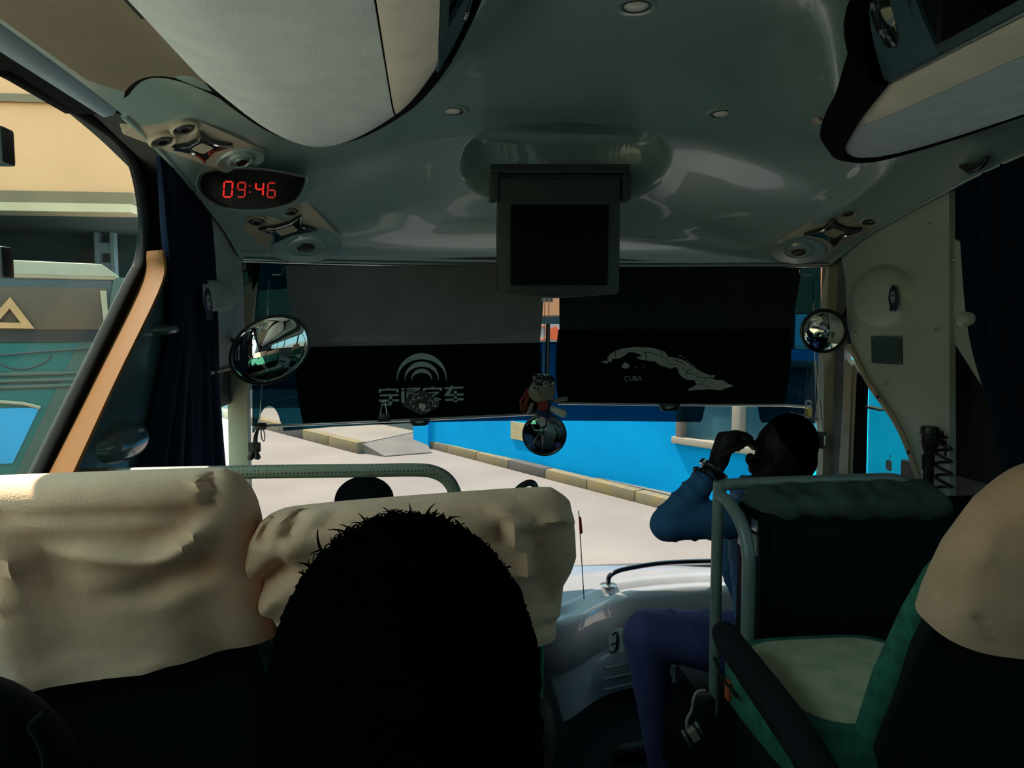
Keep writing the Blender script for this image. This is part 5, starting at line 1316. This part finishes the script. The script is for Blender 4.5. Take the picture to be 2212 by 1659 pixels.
# left seats
LW = thing('coach_chair', 'window seat on the left with a wide cream headrest cloth', 'seat', (-.92, 1.5, 1.25), 'coach seats')
seat_body(-.925, LW, .45)
def pz(px, py, Y): return PY(px, py, Y)
YS = .985
def prof_from(left, right, Y):
    lz = sorted((PY(x, y, Y).z, PY(x, y, Y).x) for x, y in left); rz = sorted((PY(x, y, Y).z, PY(x, y, Y).x) for x, y in right)
    la, ra_2 = np.array(lz), np.array(rz)
    return lambda z: (float(np.interp(z, la[:, 0], la[:, 1])), float(np.interp(z, ra_2[:, 0], ra_2[:, 1])))
lw_prof = prof_from([(-250, 1040), (-262, 1100), (-265, 1600)], [(415, 1022), (452, 1030), (488, 1052), (512, 1085), (524, 1120), (530, 1160), (536, 1300), (545, 1480), (548, 1600)], YS)
lw_folds = [([(428, 1150), (400, 1185), (350, 1205), (290, 1210), (230, 1195), (180, 1190)], .014, 20), ([(110, 1125), (122, 1165), (145, 1230), (160, 1300)], .013, 17), ([(60, 1125), (40, 1200), (20, 1300)], .010, 22),
            ([(75, 1150), (100, 1260), (150, 1400)], -.012, 26), ([(430, 1235), (360, 1260), (300, 1285)], -.015, 26), ([(250, 1480), (330, 1440)], .010, 22), ([(380, 1460), (440, 1445)], .007, 14),
            ([(430, 1025), (434, 1070)], .010, 9), ([(452, 1030), (456, 1090)], -.008, 10), ([(330, 1170), (400, 1130)], -.008, 30), ([(0, 1120), (430, 1112)], -.006, 14), ([(20, 1350), (60, 1460)], .01, 40), ([(440, 1330), (480, 1420)], -.01, 50)]
cover('headrest_cloth', lw_prof, PY(250, 1026, YS).z - .008, PY(250, 1548, YS).z, lambda z: axisY(z) + .0, .068, lw_folds, LW, lambda x: (x + .92) * .02, hemslope=.14)
LA_ = thing('coach_chair', 'aisle seat on the left with a puffy cream headrest cloth', 'seat', (-.47, 1.5, 1.25), 'coach seats')
seat_body(-.475, LA_, .43)
YA = .965
la_prof = prof_from([(700, 1080), (600, 1106), (556, 1128), (533, 1148), (504, 1205), (486, 1275), (490, 1307), (484, 1348), (504, 1385), (541, 1418), (560, 1470), (565, 1600)],
                    [(1120, 1072), (1180, 1080), (1215, 1098), (1253, 1124), (1270, 1193), (1278, 1254), (1270, 1291), (1254, 1332), (1253, 1400), (1245, 1487), (1240, 1600)], YA)
la_folds = [([(648, 1106), (622, 1140), (612, 1160)], -.012, 9), ([(586, 1122), (568, 1152), (560, 1175)], -.009, 8), ([(610, 1235), (560, 1275), (505, 1330)], -.026, 22), ([(520, 1380), (580, 1300), (640, 1180)], .008, 16), ([(1085, 1100), (1105, 1140), (1130, 1190), (1140, 1240)], .014, 14), ([(1060, 1110), (1085, 1170)], -.010, 14),
            ([(1120, 1120), (1150, 1145), (1200, 1115), (1235, 1120)], .010, 10), ([(1150, 1160), (1180, 1300)], -.010, 30), ([(1240, 1340), (1180, 1360)], -.010, 12), ([(1250, 1420), (1190, 1440)], .008, 10), ([(1245, 1460), (1190, 1475)], -.008, 8), ([(720, 1100), (700, 1140)], -.006, 12)]
cover('headrest_cloth', la_prof, PY(1000, 1077, YA).z - .014, PY(900, 1500, YA).z, lambda z: axisY(z) - .02, .072, la_folds, LA_, lambda x: (x + .47) * .055, n_exp=2.8, drop=.05)
# right aisle seat
RA = thing('coach_chair', 'aisle seat on the right with green upholstery and cream headrest cloth', 'seat', (.5, 1.5, 1.25), 'coach seats')
rcx = .485
seat_body(rcx, RA, .45, bx=rcx + .11)
bcx = rcx + .118
def ra_prof(z):
    u = np.interp(z, [2.02, 2.08, 2.15, 2.22, 2.27, 2.30, 2.315], [0, .0, .01, .04, .085, .14, .20]); return (bcx - .235 + u, bcx + .235 - u)
ra_folds = [([(2110, 1335), (2150, 1400)], -.006, 8), ([(2075, 1200), (2060, 1290)], -.004, 20), ([(2140, 1100), (2120, 1200)], .005, 30)]
cover('headrest_cloth', ra_prof, 2.295, 2.045, lambda z: axisY(z) + .012, .082, ra_folds, RA, lambda x: 0, hemslope=-.02, n_exp=2.8, drop=.055, rear=.085)
ar = blob('armrest', [((.225, 1.655, 1.785), .030, (.23, 1.36, 1.745), .034), ((.23, 1.36, 1.745), .034, (.235, 1.22, 1.70), .036), ((.225, 1.665, 1.765), .022, (.23, 1.3, 1.71), .026)], [], M_SHELL, RA, vox=.007)
ar2 = blob('armrest', [((-.235, 1.68, 1.80), .028, (-.235, 1.30, 1.76), .03)], [], M_SHELL, LA_, vox=.007)
tube('seat_trim', [(rcx - .235 + .01, 1.80, 1.66), (rcx - .245, 1.7, 1.66), (rcx - .25, 1.6, 1.66)], .004, M_SHELL, RA, seg=6)
box('seat_tag', (rcx - .246, 1.655, 1.62), (rcx - .238, 1.68, 1.665), mat('tag_red', (0.5, 0.08, 0.02), nscale=30), RA, bev=.001)

# ================================================================== PEOPLE
# --- passenger right in front of the camera
HX, HY, HZ = -.466, .53, 2.238
pa = thing('person', 'passenger with dark curly hair right in front, seen from behind', 'person', (HX, HY, 1.9))
blob('body', [((HX, HY + .02, 2.14), .058, (HX, HY + .015, 2.04), .062), ((HX - .12, HY + .02, 2.02), .07, (HX + .12, HY + .02, 2.02), .07), ((HX - .17, HY + .02, 1.98), .055, (HX - .2, HY + .06, 1.72), .045), ((HX + .17, HY + .02, 1.98), .055, (HX + .2, HY + .06, 1.72), .045), ((HX, HY + .04, 1.98), .13, (HX, HY + .09, 1.65), .14), ((HX - .2, HY + .06, 1.72), .043, (HX - .16, HY + .3, 1.66), .036), ((HX + .2, HY + .06, 1.72), .043, (HX + .16, HY + .3, 1.66), .036), ((HX - .1, HY + .12, 1.62), .08, (HX - .1, HY + .5, 1.6), .06), ((HX + .1, HY + .12, 1.62), .08, (HX + .1, HY + .5, 1.6), .06), ((HX - .1, HY + .5, 1.6), .055, (HX - .1, HY + .52, 1.3), .045), ((HX + .1, HY + .5, 1.6), .055, (HX + .1, HY + .52, 1.3), .045)],
     [((HX, HY, HZ), (.083, .102, .112)), ((HX, HY + .05, HZ - .06), (.062, .075, .07)), ((HX, HY + .115, HZ - .03), (.014, .02, .022)), ((HX + .097, HY + .005, HZ - .04), (.011, .02, .034)), ((HX - .088, HY + .005, HZ - .04), (.009, .018, .03))], M_SKIN, pa, vox=.008)
blob('hair', [], [((HX, HY - .004, HZ + .012), (.094, .112, .116)), ((HX + .002, HY - .015, HZ - .03), (.093, .098, .10)), ((HX, HY - .03, HZ - .09), (.075, .075, .06))], M_HAIR, pa, vox=.006, it=4,
     disp=lambda c: .0025 * np.sin(c[:, 0] * 190) * np.sin(c[:, 1] * 170) * np.sin(c[:, 2] * 210))
rng = random.Random(11)
bm = bmesh.new()
def strand(p, n, L, cw, r):
    tn = n.cross(Vector((rng.uniform(-1, 1), rng.uniform(-1, 1), rng.uniform(-1, 1)))).normalized()
    path = [p + n * (L * k / 5 * (1 - .45 * (k / 5) * cw)) + tn * (cw * L * .75 * (k / 5) ** 1.6) for k in range(6)]
    tube_bm(bm, path, [r * (1 - .16 * k) for k in range(6)], 4)
for k in range(2600):
    th = rng.uniform(0, 2 * math.pi); cz = rng.uniform(-.1, 1)
    s_ = math.sqrt(max(0, 1 - cz * cz)); n = Vector((s_ * math.cos(th), s_ * math.sin(th), cz))
    p = Vector((HX + .092 * n.x, HY - .004 + .110 * n.y, HZ + .012 + .114 * n.z))
    top = max(0, cz) ** 2
    L = .002 + .007 * top * rng.random() + (.010 * rng.random() if (rng.random() < .15 and cz > .6) else 0)
    strand(p, n, L, rng.uniform(.6, 1.4), .0009 + .0004 * rng.random())
for x, y, L in ((890, 1100, .014), (930, 1105, .012), (905, 1098, .016), (960, 1110, .012), (715, 1175, .016), (700, 1165, .018), (745, 1150, .016), (770, 1135, .016), (680, 1195, .014), (1000, 1125, .012), (820, 1110, .016), (850, 1100, .014), (800, 1120, .018), (730, 1160, .018), (665, 1215, .012), (1030, 1150, .010)):
    for q_ in range(4):
        p = PY(x + rng.uniform(-14, 14), y + 16 + rng.uniform(-4, 8), HY + rng.uniform(-.03, .03)); n = (p - Vector((HX, HY, HZ))).normalized()
        strand(p - n * .006, n, L * rng.uniform(.8, 1.4), rng.uniform(.4, 1.2), .0013)
put('hair_strands', finish(bm, 'hair_strands', 80), M_HAIR, pa, kind='stuff')
blob('jacket', [((HX - .11, HY + .02, 2.025), .078, (HX + .11, HY + .02, 2.025), .078), ((HX - .13, HY + .02, 2.01), .075, (HX - .19, HY + .03, 1.97), .062), ((HX + .09, HY + .02, 2.065), .06, (HX + .21, HY + .03, 1.985), .066), ((HX - .19, HY + .03, 1.97), .062, (HX - .215, HY + .06, 1.72), .055), ((HX + .20, HY + .03, 1.985), .062, (HX + .215, HY + .06, 1.72), .055), ((HX, HY + .04, 1.98), .145, (HX, HY + .09, 1.65), .155), ((HX - .2, HY + .06, 1.72), .055, (HX - .16, HY + .25, 1.67), .046), ((HX + .2, HY + .06, 1.72), .055, (HX + .16, HY + .25, 1.67), .046)], [], M_JACKET, pa, vox=.01)
# --- neighbour at the left edge (shoulder in view)
NXp, NYp = -.945, .47
pb_ = thing('person', 'passenger in a dark jacket, only the shoulder at the lower left', 'person', (NXp, NYp, 1.7))
def sit(NX_, NY_, zs, off, which):
    c = [((NX_ - .14, NY_, zs - .075), .07, (NX_ + .14, NY_, zs - .075), .07), ((NX_, NY_ + .02, zs - .12), .14, (NX_, NY_ + .08, zs - .45), .15),
         ((NX_ - .16, NY_, zs - .09), .065, (NX_ - .175, NY_ + .05, zs - .36), .05), ((NX_ + .2, NY_, zs - .09), .065, (NX_ + .22, NY_ + .05, zs - .36), .05),
         ((NX_ - .175, NY_ + .05, zs - .36), .048, (NX_ - .13, NY_ + .28, zs - .42), .038), ((NX_ + .22, NY_ + .05, zs - .36), .048, (NX_ + .15, NY_ + .28, zs - .42), .038)]
    if which == 'jacket': return [(a, r + off, b, r2 + off) for a, r, b, r2 in c]
    c += [((NX_, NY_, zs + .08), .05, (NX_, NY_, zs - .05), .058)]
    for s in (-1, 1): c += [((NX_ + s * .1, NY_ + .1, zs - .45), .085, (NX_ + s * .11, NY_ + .5, zs - .46), .06), ((NX_ + s * .11, NY_ + .5, zs - .46), .058, (NX_ + s * .11, NY_ + .5, zs - .78), .045)]
    return c
zsh = 2.33
blob('body', sit(NXp, NYp, zsh - .02, 0, 'b'), [((NXp, NYp, zsh + .17), (.08, .1, .115)), ((NXp, NYp + .1, zsh + .14), (.015, .02, .022)), ((NXp, NYp + .045, zsh + .1), (.06, .07, .065))], M_SKIN, pb_, vox=.012)
blob('jacket', sit(NXp, NYp, zsh - .02, .012, 'jacket'), [], M_JACKET, pb_, vox=.01, disp=lambda c: .005 * np.sin(c[:, 2] * 60 + c[:, 0] * 35) * np.sin(c[:, 1] * 40))
blob('hair', [], [((NXp, NYp - .01, zsh + .19), (.088, .105, .11))], M_HAIR, pb_, vox=.01)
tube('jacket_seam', [PY(x, y, .385) for x, y in ((98, 1536), (66, 1567), (82, 1598), (96, 1640), (100, 1700))], .0016, M_JACKET, pb_, seg=6, smoothn=4)

# --- driver: cap and head rise over the headrest
DX, DY_ = PY(787, 1080, 2.28).x, 2.28
dz_top = PY(787, 1033, 2.28).z
dr = thing('person', 'driver wearing a dark cap, head just above the headrest', 'person', (DX, DY_, .95))
hz = dz_top - .115
blob('body', [((DX, DY_ + .01, hz - .08), .055, (DX, DY_, hz - .2), .06), ((DX - .17, DY_, hz - .25), .065, (DX + .17, DY_, hz - .25), .065), ((DX, DY_ + .02, hz - .28), .14, (DX, DY_ + .03, hz - .62), .15), ((DX - .2, DY_ + .01, hz - .26), .052, (DX - .25, DY_ + .1, hz - .5), .045), ((DX + .2, DY_ + .01, hz - .26), .052, (DX + .25, DY_ + .1, hz - .5), .045), ((DX - .25, DY_ + .1, hz - .5), .04, (DX - .17, DY_ + .34, hz - .42), .032), ((DX + .25, DY_ + .1, hz - .5), .04, (DX + .17, DY_ + .34, hz - .42), .032), ((DX - .1, DY_ + .08, hz - .66), .085, (DX - .12, DY_ + .48, hz - .62), .062), ((DX + .1, DY_ + .08, hz - .66), .085, (DX + .12, DY_ + .48, hz - .62), .062), ((DX - .12, DY_ + .48, hz - .62), .058, (DX - .12, DY_ + .52, hz - .92), .045), ((DX + .12, DY_ + .48, hz - .62), .058, (DX + .12, DY_ + .52, hz - .92), .045)],
     [((DX, DY_, hz), (.076, .097, .112)), ((DX, DY_ + .05, hz - .05), (.06, .065, .065)), ((DX, DY_ + .1, hz - .02), (.013, .018, .02)), ((DX - .08, DY_, hz - .02), (.01, .018, .03)), ((DX + .08, DY_, hz - .02), (.01, .018, .03))], M_SKIN, dr, vox=.012)
blob('cap', [], [((DX, DY_, hz + .05), (.088, .108, .07)), ((DX, DY_ + .12, hz + .03), (.07, .07, .012))], M_JACKET, dr, vox=.006)
blob('shirt', [((DX - .17, DY_, hz - .25), .078, (DX + .17, DY_, hz - .25), .078), ((DX, DY_ + .02, hz - .3), .155, (DX, DY_ + .03, hz - .62), .165), ((DX - .2, DY_ + .01, hz - .26), .066, (DX - .25, DY_ + .1, hz - .5), .058), ((DX + .2, DY_ + .01, hz - .26), .066, (DX + .25, DY_ + .1, hz - .5), .058)], [], M_SHIRT, dr, vox=.012)
ds = thing('driver_chair', 'dark driver seat behind the wheel', 'seat', (DX, DY_, .95))
loft('backrest', [superring(DX, DY_ - .18 + .03 * k, z, .22 * w_, .05) for z, w_, k in ((1.28, .95, 2), (1.5, 1, 1), (1.75, .98, 0), (hz - .08, .85, 0), (hz - .05, .6, 0))], M_CAB, ds)
box('cushion', (DX - .23, DY_ - .15, 1.17), (DX + .23, DY_ + .32, 1.29), M_CAB, ds, bev=.04)
lathe('pedestal', [(.16, -.0), (.14, .03), (.10, .22)], M_CAB, Matrix.Translation((DX, DY_ + .05, .95)), ds)

# --- guide on the folding seat by the door, turned to the left
GY = 2.30
def G(x, y, d=0): return PY(x, y, GY + d)
gd = thing('person', 'seated man in blue shirt turned left, hand raised to his forehead', 'person', (.6, 2.36, .95))
sh = G(1706, 1112, -.10); el = G(1442, 1132, -.10); wr = G(1546, 1008, -.06)
sh2 = sh + Vector((.0, .30, 0))
pel = Vector((.71, 2.36, 1.42)); kn = G(1392, 1368, -.02); an = G(1436, 1600, .06)
kn2 = kn + Vector((.07, .20, -.07)); an2 = an + Vector((.05, .2, 0))
hd = G(1694, 972, .03)
neck0, neck1 = hd + Vector((.02, 0, -.09)), Vector((sh.x + .0, (sh.y + sh2.y) / 2, sh.z + .03))
caps = [(neck0, .052, neck1, .058), (Vector((sh.x, sh.y + .05, sh.z)), .06, Vector((sh.x, sh2.y - .05, sh.z)), .06), (Vector((sh.x + .0, 2.34, sh.z - .08)), .12, pel, .125),
        (sh, .05, el, .042), (el, .042, wr, .029), (sh2, .05, sh2 + Vector((-.03, .04, -.27)), .042), (sh2 + Vector((-.03, .04, -.27)), .04, sh2 + Vector((.06, .12, -.44)), .03),
        (pel + Vector((0, -.08, -.01)), .085, kn, .058), (pel + Vector((0, .08, -.01)), .085, kn2, .058), (kn, .055, Vector((an.x, an.y, .99)), .04), (kn2, .055, Vector((an2.x, an2.y, .99)), .04),
        (Vector((an.x + .03, an.y, .985)), .035, Vector((an.x - .15, an.y, .975)), .026), (Vector((an2.x + .03, an2.y, .985)), .035, Vector((an2.x - .15, an2.y, .975)), .026)]
# hand: palm, thumb from its side, four fingers pinching towards the brow
pm0, pm1 = G(1555, 992, -.055), G(1571, 950, -.05)
caps += [(wr, .028, pm0, .030), (pm0, .028, pm1, .028), (pm0 + Vector((0, .03, 0)), .022, pm1 + Vector((0, .035, 0)), .022)]
def finger(pts, r0, r1):
    n = len(pts) - 1
    return [(pts[i], r0 + (r1 - r0) * i / n, pts[i + 1], r0 + (r1 - r0) * (i + 1) / n) for i in range(n)]
caps += finger([G(1568, 941, -.065), G(1588, 934, -.07), G(1610, 938, -.06), G(1624, 947, -.04)], .0105, .008)
caps += finger([G(1570, 944, -.04), G(1592, 939, -.045), G(1612, 944, -.035), G(1625, 953, -.02)], .0105, .008)
caps += finger([G(1572, 950, -.015), G(1594, 948, -.02), G(1606, 956, -.015), G(1604, 966, -.01)], .010, .008)
caps += finger([G(1574, 958, .005), G(1592, 958, .0), G(1600, 966, .0), G(1594, 973, .005)], .009, .007)
caps += finger([G(1560, 985, -.08), G(1580, 972, -.09), G(1600, 964, -.075), G(1616, 957, -.055)], .013, .008)
ells = [(hd, (.094, .076, .105)), (hd + Vector((-.045, 0, -.065)), (.052, .052, .06)), (G(1620, 992, .03), (.016, .014, .022)), (G(1624, 1014, .03), (.012, .02, .012)), (G(1630, 962, .03), (.02, .045, .014)), (G(1634, 1036, .03), (.022, .026, .02)), (G(1684, 990, -.05), (.018, .012, .03))]
blob('body', caps, ells, M_SKIN, gd, vox=.0065, it=3)
blob('hair', [], [(hd + Vector((.018, 0, .022)), (.092, .082, .098)), (hd + Vector((.05, 0, -.03)), (.055, .07, .07))], M_HAIR, gd, vox=.006, it=3)
def wrinkle(c): return .007 * (1 - np.abs(np.sin(c[:, 0] * 38 + c[:, 2] * 46 + 1.5 * np.sin(c[:, 0] * 17)))) ** 2 * (.6 + .4 * np.sin(c[:, 2] * 30 - c[:, 0] * 12 + 1)) - .002
fe_ = el + (wr - el) * .74
blob('shirt', [(Vector((sh.x, sh.y + .05, sh.z + .005)), .072, Vector((sh.x, sh2.y - .05, sh.z + .005)), .072), (Vector((sh.x + .0, 2.34, sh.z - .08)), .135, pel, .142), (sh, .066, el + Vector((.02, 0, .004)), .056), (el, .056, fe_, .040), (sh2, .064, sh2 + Vector((-.03, .04, -.27)), .055), (sh2 + Vector((-.03, .04, -.27)), .053, sh2 + Vector((.03, .10, -.40)), .042)], [], M_SHIRT, gd, vox=.007, it=4, disp=wrinkle)
blob('trousers', [(pel + Vector((0, -.05, -.03)), .135, pel + Vector((0, .05, -.03)), .135), (pel + Vector((0, -.08, -.01)), .10, kn, .070), (pel + Vector((0, .08, -.01)), .10, kn2, .070), (kn, .070, Vector((an.x, an.y, 1.04)), .056), (kn2, .070, Vector((an2.x, an2.y, 1.04)), .056)], [], M_TROUSER, gd, vox=.008, it=4,
     disp=lambda c: .010 * (1 - np.abs(np.sin(c[:, 0] * 26 + c[:, 2] * 20 + 1.2 * np.sin(c[:, 2] * 14)))) ** 3 * (.6 + .4 * np.cos(c[:, 1] * 18)) - .003)
# watch, bracelet and sunglasses are carried by him
ax = (wr - el).normalized()
wa = thing('wristwatch', 'steel wristwatch on the raised arm', 'watch', wr)
cw = el + (wr - el) * .93
sd_ = ax.cross(Vector((0, 1, 0))).normalized(); sd2 = ax.cross(sd_)
tube('strap', [cw + sd_ * .036 * math.cos(a) + sd2 * .036 * math.sin(a) for a in np.linspace(0, 2 * math.pi, 28, endpoint=False)], .007, M_BLACKPL, wa, seg=8, closed=True, flat=(1, 1.4))
mtw2 = frame(cw - sd_ * .040, sd2, ax)
if (mtw2.to_3x3() @ Vector((0, 0, 1))).dot(sd_) > 0: mtw2 = frame(cw - sd_ * .040, -sd2, ax)
lathe('watch_case', [(.021, -.004), (.022, .004), (.018, .009), (0, .009)], M_ALU, mtw2, wa, seg=24)
box('clasp', (-.012, -.009, -.004), (.012, .009, .006), M_ALU, wa, bev=.002, mtx=frame(cw + sd_ * .041, sd2, ax))
br_ = thing('bracelet', 'dark beaded bracelet beside the wristwatch', 'bracelet', cw)
cw2 = el + (wr - el) * .80
for k in range(18):
    a = 2 * math.pi * k / 18
    ell = lathe('bead', [(0, -.006), (.006, -.003), (.0065, .003), (0, .006)], M_BLACKPL, frame(cw2 + sd_ * .043 * math.cos(a) + sd2 * .043 * math.sin(a), ax, sd_), br_, seg=8)
sg_ = thing('sunglasses', 'dark sunglasses low on the nose of the seated man', 'glasses', G(1618, 996))
for d in (-.025, .06):
    lathe('lens', [(0, -.004), (.6, -.003), (1, 0), (.6, .003), (0, .004)], M_RUBBER, frame(G(1618, 997, d), (0, 1, 0), (-.15, 0, 1)), sg_, seg=20, sx=.022, sy=.017)
    tube('temple', [G(1619, 989, d - .022 if d < 0 else d + .022), G(1680, 984, -.058 if d < 0 else .11)], .0022, M_BLACKPL, sg_, seg=6)
tube('bridge', [G(1616, 990, -.005), G(1614, 988, .017), G(1616, 990, .04)], .002, M_BLACKPL, sg_, seg=6, smoothn=3)
gs = thing('guide_chair', 'dark folding seat under the seated man', 'seat', (.66, 2.36, .95))
box('cushion', (.42, 2.14, 1.20), (.90, 2.60, 1.29), M_CAB, gs, bev=.03)
box('backrest', (.80, 2.16, 1.30), (.90, 2.58, 1.85), M_CAB, gs, bev=.03)
lathe('pedestal', [(.14, 0), (.12, .03), (.06, .25)], M_CAB, Matrix.Translation((.66, 2.36, .95)), gs)
